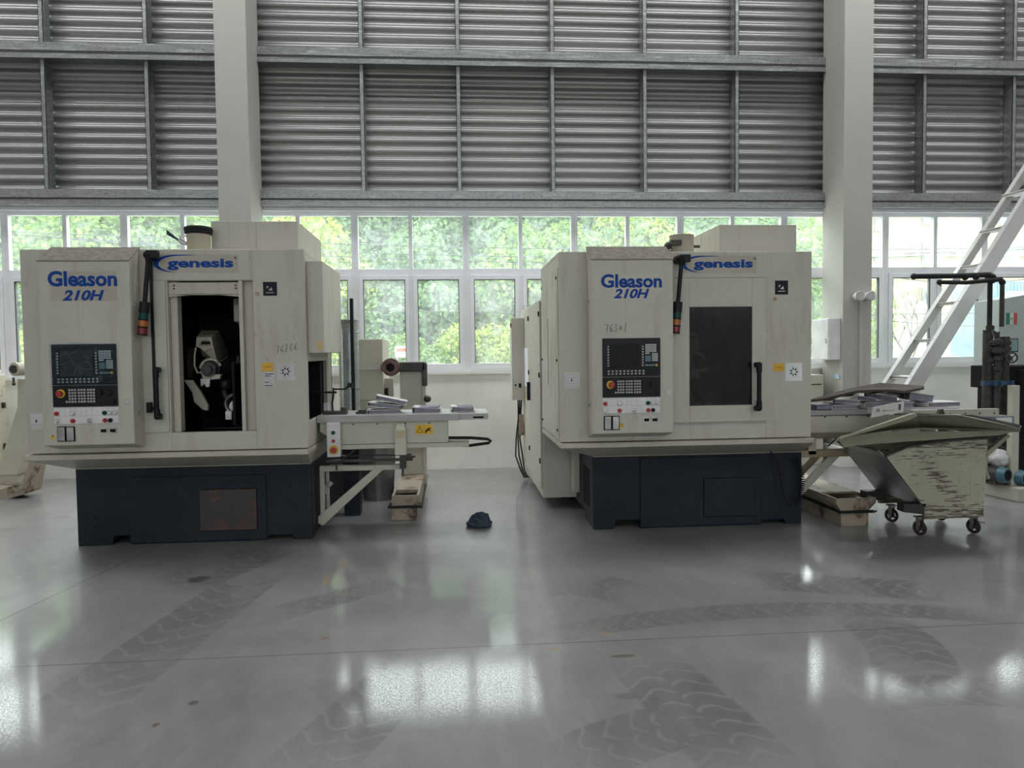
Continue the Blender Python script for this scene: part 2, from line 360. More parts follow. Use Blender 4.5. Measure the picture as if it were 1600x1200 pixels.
# ---------------------------------------------------------------- setting: floor
def floor_mat():
    k = N('polished_concrete'); v = k.coord(); sp = k.n.new('ShaderNodeSeparateXYZ'); k.l.new(v, sp.inputs[0]); X, Y = sp.outputs[0], sp.outputs[1]
    n1 = k.noise(v, .7, 6, .6, .4); n2 = k.noise(v, 5, 6, .65); fine = k.noise(v, 105, 4, .75); n3 = k.noise(k.coord((1, .35, 1), (4, 9, 0), (0, 0, .6)), 1.6, 6, .65, 1.2)
    c = k.mix(k.ramp(n1, .3, .7), (.225, .225, .22), (.35, .35, .34))
    c = k.mix(k.ramp(n3, .52, .68, 0, .45), c, (.42, .42, .41))
    n5 = k.noise(k.coord((1, .6, 1), (7, 2, 0), (0, 0, -.4)), 1.1, 7, .7, .8)
    c = k.mix(k.ramp(n5, .45, .62, .5, 0), c, (.15, .15, .15))
    c = k.mix(k.ramp(fine, .40, .58, .0, .65), c, (.17, .17, .165))
    tot = None
    def track(a, b, width, bend=0.0, step=.12):
        """tyre mark between two floor points, bent sideways by `bend` metres at mid-length"""
        nonlocal tot
        dx, dy = b[0]-a[0], b[1]-a[1]; L = math.hypot(dx, dy); ux, uy = dx/L, dy/L
        px = k.math('SUBTRACT', X, a[0]); py = k.math('SUBTRACT', Y, a[1])
        u = k.math('ADD', k.math('MULTIPLY', px, ux), k.math('MULTIPLY', py, uy))
        q = k.math('SUBTRACT', k.math('MULTIPLY', py, ux), k.math('MULTIPLY', px, uy))
        if bend:
            tt = k.math('DIVIDE', u, L); par = k.math('MULTIPLY', k.math('MULTIPLY', tt, k.math('SUBTRACT', 1.0, tt)), 4*bend)
            q = k.math('SUBTRACT', q, par)
        aq = k.math('DIVIDE', k.math('ABSOLUTE', q), width/2)
        inside = k.math('MULTIPLY', k.ramp(aq, 1.05, .97), k.math('MULTIPLY', k.ramp(u, -.1, .25), k.ramp(u, L+.1, L-.25)))
        ph = k.math('ADD', k.math('DIVIDE', u, step), k.math('MULTIPLY', k.math('SINE', k.math('MULTIPLY', aq, 4.5)), .32))
        ph = k.math('ADD', ph, k.math('MULTIPLY', n2, .9))
        # the two halves of the tread are staggered
        ph = k.math('ADD', ph, k.math('MULTIPLY', k.math('GREATER_THAN', q, 0.0), .5))
        lug = k.ramp(k.math('PINGPONG', ph, .5), .06, .12)
        wear = k.ramp(n3, .36, .58, .35, 1)
        mk = k.math('MULTIPLY', k.math('MULTIPLY', inside, k.math('ADD', k.math('MULTIPLY', lug, .62), .2)), wear)
        tot = mk if tot is None else k.math('MAXIMUM', tot, mk)
    def P(x, y): q = atz(x, y); return (q.x, q.y)
    track(P(95, 1120), P(400, 900), .42, 0, .17)
    track(P(430, 960), P(605, 912), .26, 0, .12)
    track(P(250, 925), P(430, 855), .5, 0, .13)
    track(P(500, 838), P(590, 826), .25, 0, .12)
    track(P(885, 988), P(1540, 962), .24, .22, .11)
    track(P(1010, 1035), P(1175, 1195), .40, 0, .13)
    track(P(1170, 905), P(1480, 925), .40, 0, .14)
    track(P(1330, 955), P(1430, 1060), .40, .1, .12)
    track(P(900, 1190), P(1130, 1120), .34, .05, .12)
    track(P(880, 915), P(1000, 935), .45, .1, .14)
    track(P(490, 1190), P(650, 1040), .36, 0, .14)
    track(P(1380, 1085), P(1590, 1085), .3, .05, .13)
    c = k.mix(k.math('MULTIPLY', tot, .8), c, (.10, .10, .10))
    def crack(a, b, wd):
        nonlocal c
        dx, dy = b[0]-a[0], b[1]-a[1]; L = math.hypot(dx, dy); ux, uy = dx/L, dy/L
        q = k.math('SUBTRACT', k.math('MULTIPLY', k.math('SUBTRACT', Y, a[1]), ux), k.math('MULTIPLY', k.math('SUBTRACT', X, a[0]), uy))
        c = k.mix(k.math('LESS_THAN', k.math('ABSOLUTE', q), wd), c, (.07, .07, .07))
    crack(P(0, 1043), P(1600, 973), .004); crack(P(0, 970), P(170, 890), .005)
    def spot(px, py, rx, ry, col, amt=.8):
        nonlocal c
        a_, b_ = P(px, py); u = k.math('DIVIDE', k.math('SUBTRACT', X, a_), rx); q = k.math('DIVIDE', k.math('SUBTRACT', Y, b_), ry)
        d = k.math('ADD', k.math('SQRT', k.math('ADD', k.math('MULTIPLY', u, u), k.math('MULTIPLY', q, q))), k.math('MULTIPLY', k.math('SUBTRACT', n2, .5), 1.6))
        c = k.mix(k.ramp(d, 1.1, .8, 0, amt), c, col)
    for a_ in ((312, 905, .07, .09, (.05, .045, .04)), (510, 906, .02, .12, (.36, .24, .10), .6), (535, 880, .035, .08, (.36, .25, .12), .5), (508, 997, .03, .03, (.2, .12, .06), .6), (243, 1133, .018, .02, (.12, .06, .03)), (302, 1098, .02, .02, (.08, .07, .06)),
               (975, 1025, .07, .02, (.10, .07, .05)), (865, 1015, .03, .02, (.30, .2, .1), .6), (980, 1088, .05, .03, (.12, .12, .11), .6), (950, 990, .04, .03, (.3, .2, .14), .5), (95, 809, .09, .12, (.15, .145, .14), .6), (12, 827, .1, .1, (.15, .145, .14), .6), (1272, 833, .06, .06, (.12, .10, .08), .7), (833, 1058, .02, .01, (.06, .06, .05))): spot(*a_)
    sp2 = k.n.new('ShaderNodeTexVoronoi'); k.l.new(v, sp2.inputs['Vector']); sp2.inputs['Scale'].default_value = .9
    c = k.mix(k.ramp(k.math('ADD', sp2.outputs['Distance'], k.math('MULTIPLY', n2, .05)), .045, .034), c, (.09, .075, .06))
    k.set('Base Color', c)
    k.set('Roughness', k.ramp(n2, .3, .7, .38, .48)); k.set('Specular IOR Level', .5)
    k.set('Coat Weight', k.ramp(fine, .44, .54, 1.0, .30)); k.set('Coat Roughness', .03)
    b = k.n.new('ShaderNodeBump'); k.l.new(fine, b.inputs['Height']); b.inputs['Strength'].default_value = .10; b.inputs['Distance'].default_value = .002
    b2 = k.n.new('ShaderNodeBump'); k.l.new(n2, b2.inputs['Height']); b2.inputs['Strength'].default_value = .05; b2.inputs['Distance'].default_value = .01
    k.l.new(b2.outputs[0], b.inputs['Normal']); k.l.new(b.outputs[0], k.b.inputs['Normal']); b3 = k.n.new('ShaderNodeBump'); k.l.new(fine, b3.inputs['Height']); b3.inputs['Strength'].default_value = .05; b3.inputs['Distance'].default_value = .002; k.l.new(b3.outputs[0], k.b.inputs['Coat Normal'])
    return k.m
G().box(X0, X1, YB, YW+.3, -.2, 0).build('floor', floor_mat(), kind='structure', keep=1)

# cladding and walls
ZS, ZT, ZH = 1.27, 2.63, 3.45       # sill, transom, window head
G().box(X0, X1, YW, YW+.25, 0, ZS).build('wall_front', 'wallpaint', kind='structure', keep=1)
g = G()
for a, b in ((X0, -8.58), (10.41, X1)): g.box(a, b, YW, YW+.25, ZS, ZH+.1)
g.build('wall_front_pier', 'wallpaint', kind='structure', keep=1)
def clad_mat():
    k = N('grey_profiled_sheet'); n = k.noise(k.coord((.5, 1, 3)), 1.2, 5); n2 = k.noise(k.coord((.25, 1, 12)), 2.5, 4)
    c = k.mix(k.ramp(n, .3, .7), (.245, .245, .235), (.325, .325, .31)); k.set('Base Color', c)
    k.set('Metallic', .55); k.set('Roughness', k.ramp(n2, .35, .65, .30, .42)); return k.m
M['clad'] = clad_mat()
g = G(); pitch = .1335; z = ZH+.06; prof = []
while z < 8.5:
    for a in range(10): prof.append((z+a/10*pitch, -.017+.017*math.tanh(1.6*math.cos(a/10*math.tau))/math.tanh(1.6)))
    z += pitch
yc = YW+.16; vs = []
for z, d in prof: vs += [(X0, yc+d, z), (X1, yc+d, z)]
g.add(vs, [(2*i, 2*i+1, 2*i+3, 2*i+2) for i in range(len(prof)-1)], True)
vs2 = [(x, yc+.05, z) for z, d in (prof[0], prof[-1]) for x in (X0, X1)]
g.add(vs2, [(0, 2, 3, 1)])
g.build('wall_cladding', 'clad', kind='structure', keep=1)
G().box(X0-.25, X0, YB, YW+.25, 0, ZC).build('wall_left', 'wallpaint', kind='structure', keep=1)
G().box(X1, X1+.25, YB, YW+.25, 0, ZC).build('wall_right', 'wallpaint', kind='structure', keep=1)
g = G(); ys_ = [YB-.25]+[v for ab in FILL_GAPS for v in ab]+[YW+.35]
for a_, b_ in zip(ys_[::2], ys_[1::2]): g.box(X0-.25, X1+.25, a_, b_, ZC, ZC+.2)
for a_, b_ in FILL_GAPS: g.box(X0-.25, X0+1, a_, b_, ZC, ZC+.2).box(X1-1, X1+.25, a_, b_, ZC, ZC+.2)
g.build('ceiling', plain('roof_sheet_underside', (.5, .5, .48), .7), kind='structure', keep=1)
g = G(); g.box(X0, X1, YB-.2, YB, 0, RZ0).box(X0, X1, YB-.2, YB, RZ1, ZC).box(X0, X0+.5, YB-.2, YB, RZ0, RZ1).box(X1-.5, X1, YB-.2, YB, RZ0, RZ1)
for i in range(1, 5): g.box(X0+i*4.39-.25, X0+i*4.39+.25, YB-.2, YB, RZ0, RZ1)
g.build('wall_back', 'wallpaint', kind='structure', keep=1)

# girts: cold-formed channels along the wall (rails between the columns) and studs
def girt(n, z0, z1, y0=YW-.10):
    g = G(); t = .006; y1 = y0+.17
    g.box(X0, X1, y0, y0+t, z0, z1).box(X0, X1, y0, y1, z1-t, z1).box(X0, X1, y0, y1, z0, z0+t)
    zm = z0+.47*(z1-z0)
    g.prism([(X0, y0, zm), (X0, y0-.012, zm+.004), (X0, y0-.012, z1+.004), (X0, y0, z1+.004)], (X1-X0, 0, 0)).box(X0, X1, y0-.02, y0+.01, z0-.004, z0+.014)
    for x in [X0+.7+i*1.25 for i in range(17)]:
        for zz in (zm+.05, zm-.03): g.cyl((x, y0-.012, zz), (x, y0-.024, zz), .008, n=8)
    g.build('trim_%d' % n, 'galv', kind='structure', keep=1)
    G().box(X0, X1, y0-.008, y0-.001, zm-.016, zm+.004).build('trim_%d' % (n+200), 'gasket', kind='structure', keep=1)
girt(1, 3.47, 3.66); girt(2, 5.28, 5.47); girt(3, 7.1, 7.28)
n = 4
SX = [-7.56, -6.31, -5.06, -3.81, -1.13, .114, 1.352, 2.59, 3.85, 6.50, 7.80, 9.05]
for x in SX:
    for za, zb in ((3.66, 5.28), (5.47, 7.1)):
        g = G(); s = 1
        g.box(x-.028, x+.028, YW-.07, YW-.064, za, zb).box(x-.028, x-.022, YW-.07, YW+.11, za, zb)
        g.box(x-.028, x+.028, YW+.09, YW+.096, za, zb).box(x+.022, x+.028, YW-.07, YW-.05, za, zb)
        g.build('trim_%d' % n, 'galv', kind='structure', keep=1); n += 1
# window head and sill strips
G().box(X0, X1, YW-.02, YW+.2, ZH-.03, 3.47).build('trim_%d' % n, 'alu', kind='structure', keep=1)
G().box(-8.58, 10.41, YW-.035, YW+.2, ZS, ZS+.03).build('trim_%d' % (n+1), 'wallpaint', kind='structure', keep=1)

# columns
def column(x0, x1, y0, y1, label):
    r = thing('steel_column', ((x0+x1)/2, (y0+y1)/2, 0), label, 'column', None)
    r['kind'] = 'structure'
    G().box(x0, x1, y0, y1, 0, ZC).build('column_shaft', 'column', r, bevel=.006)
    return r
colL = column(-2.81, -2.43, 9.25, 9.80, 'cream painted column rising behind the left machine')
colR = column(5.065, 5.455, 9.25, 9.80, 'cream painted column behind the loaded bench, with a twin-head lamp on it')
G().box(5.0, 5.06, 9.19, 9.83, 0, .26).box(5.46, 5.52, 9.19, 9.83, 0, .26).box(5.06, 5.46, 9.19, 9.245, 0, .26).build('baseboard_column', 'wallpaint', kind='structure', keep=1)

# windows: one unit per bay
def window_unit(i, xa, xb):
    r = bpy.data.objects.new('window_%d' % i, None); COL.objects.link(r); r.location = ((xa+xb)/2, YW+.1, ZS); r['kind'] = 'structure'
    xm = (xa+xb)/2; y0, y1 = YW+.05, YW+.13; g = G()
    g.box(xa, xa+.045, y0, y1, ZS+.03, ZH-.03).box(xb-.045, xb, y0, y1, ZS+.03, ZH-.03)
    g.box(xa+.045, xb-.045, y0, y1, ZH-.08, ZH-.03).box(xa+.045, xb-.045, y0, y1, ZS+.03, ZS+.07)
    g.box(xa+.045, xb-.045, y0, y1, ZT-.045, ZT+.045)
    g.box(xm-.026, xm+.026, y0, y1, ZS+.07, ZT-.045).box(xm-.026, xm+.026, y0, y1, ZT+.045, ZH-.08)
    g.build('window_frame', 'alu', r, bevel=.003)
    for a, b in ((xa+.045, xm-.026), (xm+.026, xb-.045)):
        g = G(); q = .055; ys, ye = y0-.02, y1-.03
        g.box(a, a+q, ys, ye, ZS+.07, ZT-.045).box(b-q, b, ys, ye, ZS+.07, ZT-.045)
        g.box(a+q, b-q, ys, ye, ZT-.045-q, ZT-.045).box(a+q, b-q, ys, ye, ZS+.07, ZS+.07+q*1.3)
        sash = g.build('window_sash', 'alu', r, bevel=.003)
        k = G(); e = .008
        ax, bx, az, bz = a+q, b-q, ZS+.07+q*1.3, ZT-.045-q
        k.box(ax, ax+e, ys+.004, ye-.01, az, bz).box(bx-e, bx, ys+.004, ye-.01, az, bz).box(ax, bx, ys+.004, ye-.01, bz-e, bz)
        k.build('gasket', 'gasket', sash)
        G().box(ax, bx, ys+.02, ys+.026, az, bz).build('glass_pane', 'glass_low', sash)
        G().box(a, b, y0+.03, y0+.036, ZT+.045, ZH-.08).build('glass_pane', 'glass_top', r)
for i in range(13):
    xa = -8.58+i*1.4608
    window_unit(i+1, xa, xa+1.4608)

# ---------------------------------------------------------------- the gear machines
FY, CY = 5.95, 5.75        # front of enclosure, front of console
def socket_button(g, x, z, y, r=.014): g.cyl((x, y, z), (x, y-.018, z), r, n=16)

def console(root, ox, wrapped):
    x0, x1 = ox+.228, ox+.885
    prof = [(CY, .895), (CY, 2.268), (FY, 2.392), (FY+.02, 2.392), (FY+.02, .845), (FY, .845)]
    c = G().prism([(x0, y, z) for y, z in prof], (x1-x0, 0, 0)).build('console', 'paint', root, bevel=.006)
    G().prism([(x0-.004, CY-.002, 2.268), (x0-.004, FY+.01, 2.397), (x0-.004, FY+.01, 2.403), (x0-.004, CY-.002, 2.276)], (x1-x0+.008, 0, 0)).build('dusty_top', plain('dusty_taupe_top', (.17, .145, .12), .85, var=.2, scale=25) if 'dust' not in M else M['dust'], c)
    px, pw = ox+.312, .465                           # black panel
    z0, z1 = 1.185, 1.652
    y = CY
    zc = 1.345
    G().box(px, px+pw, y-.012, y, zc+.003, z1).build('display_panel', 'panelblack', c, bevel=.003)
    G().box(px, px+pw, y-.012, y, z0, zc-.001).build('key_panel', 'panelblack', c, bevel=.003)
    sxa, sxb = px+.062, px+.295
    G().box(sxa, sxb, y-.015, y-.011, 1.415, 1.605).build('screen', 'screen', c)
    g = G()
    for i in range(8):
        zz = 1.585-i*.0212
        g.box(px+.038, px+.05, y-.018, y-.01, zz-.006, zz+.006).box(px+.315, px+.328, y-.018, y-.01, zz-.006, zz+.006)
    for i in range(10):
        for j in range(2):
            xx = px+.04+i*.031; zz = 1.392-j*.021
            g.box(xx, xx+.015, y-.018, y-.01, zz-.006, zz+.006)
    g.build('soft_keys', 'keys', c)
    g = G()
    for i in range(5):
        for j in range(5):
            if i >= 2 and j == 4: continue
            xx = px+.342+i*.018; zz = 1.604-j*.0165
            if i*1 >= 3 and j > 3: continue
            g.box(xx, xx+.016, y-.018, y-.01, zz-.014, zz)
    for i in range(3):
        for j in range(4):
            xx = px+.395+i*.0165; zz = 1.532-j*.0165
            g.box(xx, xx+.0145, y-.019, y-.01, zz-.0145, zz)
    g.build('alphanumeric_keypad', 'keys', c)
    g = G()
    for i in range(3):
        for j in range(3): g.box(px+.342+i*.0155, px+.342+i*.0155+.0135, y-.018, y-.01, 1.512-j*.016-.014, 1.512-j*.016)
    for i in range(3): g.box(px+.342+i*.026, px+.342+i*.026+.023, y-.018, y-.01, 1.43, 1.443)
    g.build('teal_keypad', 'keyteal', c)
    G().box(px+.424, px+.440, y-.019, y-.01, 1.428, 1.445).build('yellow_key', 'decalyellow', c)
    g = G().box(px+.345, px+.41, y-.016, y-.01, 1.375, 1.395).box(px+.43, px+.44, y-.016, y-.01, 1.37, 1.4); g.build('port_cover', 'black', c)
    # emergency stop
    ex, ez = px+.065, 1.285
    G().cyl((ex-.005, y-.01, ez), (ex-.005, y-.02, ez), .032).build('stop_button_collar', 'yellow', c)
    G().cyl((ex, y-.02, ez), (ex, y-.045, ez), .014).cyl((ex, y-.045, ez), (ex, y-.06, ez), .024, .02).build('emergency_stop_button', 'red', c, bevel=.002)
    g = G()
    for b in range(3):
        for i in range(3):
            for j in range(5):
                xx = px+.116+b*.067+i*.0205; zz = 1.318-j*.022
                g.box(xx, xx+.014, y-.018, y-.01, zz-.014, zz)
    g.box(px+.095, px+.109, y-.018, y-.01, 1.216, 1.23)
    g.build('machine_keys', 'keys', c)
    each('override_knob', 'black', c, [((px+.335, y-.01, 1.288), (px+.335, y-.03, 1.288), .023), ((px+.4, y-.01, 1.288), (px+.4, y-.03, 1.288), .023), ((px+.435, y-.01, 1.215), (px+.435, y-.03, 1.215), .014)], .002)
    # white button strip with its grid lines
    st = G().box(px, px+pw, y-.003, y, 1.055, 1.178).build('button_strip', 'white', c)
    g = G(); g.box(px, px+pw, y-.0042, y-.002, 1.055, 1.0575).box(px, px+pw, y-.0042, y-.002, 1.115, 1.1165)
    for i in range(1, 12): g.box(px+i*.0388, px+i*.0388+.0012, y-.0042, y-.002, 1.115, 1.178)
    g.build('grid_lines', 'keys', c)
    for bx, bz, mt, nm in ((.02, 1.135, 'red', 'red_push_button'), (.135, 1.135, 'chrome', 'clear_push_button'), (.365, 1.135, 'green', 'green_push_button'),
                           (.405, 1.135, 'chrome', 'clear_push_button'), (.443, 1.135, 'chrome', 'clear_push_button'), (.02, 1.078, 'chrome', 'clear_push_button'),
                           (.135, 1.078, 'red', 'red_push_button'), (.255, 1.078, 'chrome', 'key_switch'), (.367, 1.078, 'red', 'red_push_button'), (.405, 1.078, 'black', 'black_push_button')):
        g = G(); g.cyl((px+bx, y, bz), (px+bx, y-.012, bz), .0165).cyl((px+bx, y-.012, bz), (px+bx, y-.02, bz), .011)
        if nm == 'key_switch': g.box(px+bx-.004, px+bx+.004, y-.04, y-.015, bz-.016, bz+.016)
        b = g.build(nm, mt, c)
        if mt == 'chrome': G().cyl((px+bx, y-.0195, bz), (px+bx, y-.022, bz), .009).build('button_cap', 'white', b)
    # socket flaps, small plates and warning triangle
    sxx = px+.008 if not wrapped else px+.02
    fl = G().box(sxx, sxx+.126, y-.008, y, .925, 1.037).build('socket_frame', 'dark', c)
    G().box(sxx+.006, sxx+.056, y-.016, y-.008, .930, 1.032).build('socket_flap', 'steel', c, bevel=.003)
    G().box(sxx+.07, sxx+.12, y-.016, y-.008, .930, 1.032).build('socket_flap', 'steel', c, bevel=.003)
    for q in (.325, .392):
        pl = G().box(px+q, px+q+.056, y-.005, y, .978, 1.024).build('socket_plate', 'steel', c)
        G().box(px+q+.008, px+q+.048, y-.007, y-.004, .988, 1.012).build('socket_slot', 'dark', c)
    tx = px+.152 if not wrapped else px-.006
    if wrapped: tx = px-.018
    G().prism([(tx-.022, y-.002, .945), (tx+.022, y-.002, .945), (tx, y-.002, .985)], (0, .002, 0)).build('warning_triangle', 'decalyellow', c)
    G().prism([(tx-.004, y-.004, .951), (tx+.003, y-.004, .966), (tx-.003, y-.004, .966), (tx+.002, y-.004, .978), (tx+.006, y-.004, .964), (tx+.001, y-.004, .963)], (0, .002, 0)).build('lightning_mark', 'inkblack', c)
    sw = G().box(px+pw+.045, px+pw+.085, y-.003, y, 1.195, 1.235).build('switch_label', 'steel', c)
    G().box(px+pw+.055, px+pw+.075, y-.0045, y-.002, 1.205, 1.225).build('switch_symbol', 'paper', c)
    if wrapped:   # loose plastic film taped over the display
        k = N('clear_plastic_film'); t = k.n.new('ShaderNodeBsdfTransparent'); gl = k.n.new('ShaderNodeBsdfGlossy'); gl.inputs['Roughness'].default_value = .22
        gl.inputs[0].default_value = (.6, .68, .72, 1); t.inputs[0].default_value = (.78, .86, .9, 1)
        mx = k.n.new('ShaderNodeMixShader'); vv = k.n.new('ShaderNodeTexVoronoi'); vv.feature = 'DISTANCE_TO_EDGE'; k.l.new(k.coord(), vv.inputs['Vector']); vv.inputs['Scale'].default_value = 11
        k.l.new(k.ramp(vv.outputs['Distance'], 0, .045, .10, .02), mx.inputs[0]); k.l.new(t.outputs[0], mx.inputs[1]); k.l.new(gl.outputs[0], mx.inputs[2]); k.l.new(mx.outputs[0], k.out.inputs[0])
        bp = k.n.new('ShaderNodeBump'); k.l.new(k.noise(k.coord(), 14, 6, .7, 1.5), bp.inputs['Height']); bp.inputs['Strength'].default_value = .9; bp.inputs['Distance'].default_value = .02
        k.l.new(bp.outputs[0], gl.inputs['Normal'])
        g = G(); nx, nz = 16, 12; vs = []
        for j in range(nz+1):
            for i in range(nx+1):
                u, q = i/nx, j/nz
                zt = z1+.004+(.014*max(0, 1-abs(u-.42)/.25) if j == nz else 0)
                vs.append((px-.006+u*(pw+.014)+random.uniform(-.002, .002), y-.026-random.random()*.006*(0 < i < nx and 0 < j < nz), zc-.012+(zt-zc+.012)*q))
        g.add(vs, [(j*(nx+1)+i, j*(nx+1)+i+1, (j+1)*(nx+1)+i+1, (j+1)*(nx+1)+i) for j in range(nz) for i in range(nx)], True)
        g.build('plastic_film', k.m, c)
    return c

def gleason_logo(root, ox, style):
    y = CY
    if style == 'L':
        a, b = at(77, 424, CY), at(183, 470, CY)
        p = G().box(a.x, b.x, y-.002, y, b.z, a.z).build('brand_decal', 'decal', root)
        l1 = (at(75, 448, CY), at(182.5, 423, CY)); l2 = (at(98, 470, CY), at(163, 453, CY))
    else:
        p = G().prism([at(938, 428, CY), at(1036, 428, CY), at(1036, 450, CY), at(1022, 468, CY), at(960, 470, CY), at(945, 450, CY)], (0, -.002, 0)).build('brand_decal', 'decal_lt', root)
        l1 = (at(939, 450, CY), at(1034, 428, CY)); l2 = (at(958.5, 466.5, CY), at(1014.5, 451, CY))
    text('Gleason', l1[0].x, l1[1].x, l1[0].z, l1[1].z, y-.002, 'blue', p, 'maker_lettering', bold=.032)
    text('210H', l2[0].x, l2[1].x, l2[0].z, l2[1].z, y-.002, 'blue', p, 'model_lettering', bold=.035, shear=.28)

def genesis_logo(root, x0, z0, y):
    """x0,z0: lower left of the decal 0.60 x 0.15"""
    p = G().prism([(x0+.0, y, z0+.008), (x0+.0, y, z0+.145), (x0+.62, y, z0+.142), (x0+.62, y, z0-.002)], (0, -.002, 0)).build('series_decal', 'decal', root)
    text('genesis', x0+.085, x0+.585, z0+.022, z0+.112, y-.002, 'blue', p, 'series_lettering', bold=.038)
    out, inn = [], []
    for i in range(31):
        t = math.radians(70+i*(268-70)/30); w_ = math.sin((i/30)**.85*math.pi)**.7
        ex, ez = x0+.155+.175*math.cos(t), z0+.074+.069*math.sin(t)
        if t < 1.6: ex = x0+.155+.45*math.cos(t)
        out.append((ex, y-.003, ez)); inn.append((ex+.040*w_*max(0, -math.cos(t))+.0005, y-.003, ez-(.016*w_*math.sin(t)) if abs(math.sin(t)) > .2 else ez))
    n = len(out); g = G(); g.add(out+inn, [(i, i+1, n+i+1, n+i) for i in range(n-1)]); g.build('swoosh', 'blue', p)
    text('®', x0+.592, x0+.612, z0+.108, z0+.128, y-.002, 'inkblack', p, 'registered_mark', bold=0)

def signal_light(root, tx, tz, bx, bz, y0):
    """hanging stack light: arm head at (tx,tz), lamps end at (bx,bz)"""
    s = G().cyl((tx-.012, y0, tz), (tx-.012, y0-.10, tz), .034).ball((tx-.012, y0-.11, tz), .036).box(tx-.02, tx+.065, y0-.14, y0-.085, tz-.028, tz+.032).build('signal_light', 'black', root, bevel=.004)
    y = y0-.12; A = Vector((tx-.004, y, tz)); B = Vector((bx, y, bz)); d = (B-A).normalized(); L = (B-A).length
    l0 = L-.27
    G().cyl(A, A+d*l0, .017).cyl(A, A+d*.06, .03, .017).build('arm', 'black', s)
    G().cyl(A+d*l0, A+d*(l0+.085), .037).build('lamp_socket', 'black', s)
    q = l0+.085
    for nm, mt in (('green_lamp', 'green'), ('amber_lamp', 'amber'), ('red_lamp', 'redlens')):
        G().cyl(A+d*q, A+d*(q+.045), .0345).build(nm, mt, s); q += .045
        G().cyl(A+d*q, A+d*(q+.012), .037).build('lamp_ring', 'black', s); q += .012

def handle(root, x, z0, z1, y, side=1):
    g = G(); yy = y-.06
    g.tube([(x, yy, z0), (x, yy, z1)], .018)
    for z in (z0, z1):
        g.cyl((x, y, z), (x, yy-.004, z), .022); g.cyl((x, yy, z), (x+side*.035, yy, z), .021); g.ball((x, yy, z), .024)
    g.cyl((x, yy, z0-.0), (x, yy, z0+.06), .023).cyl((x, yy, z1-.06), (x, yy, z1), .023)
    return g.build('handle', 'black', root)

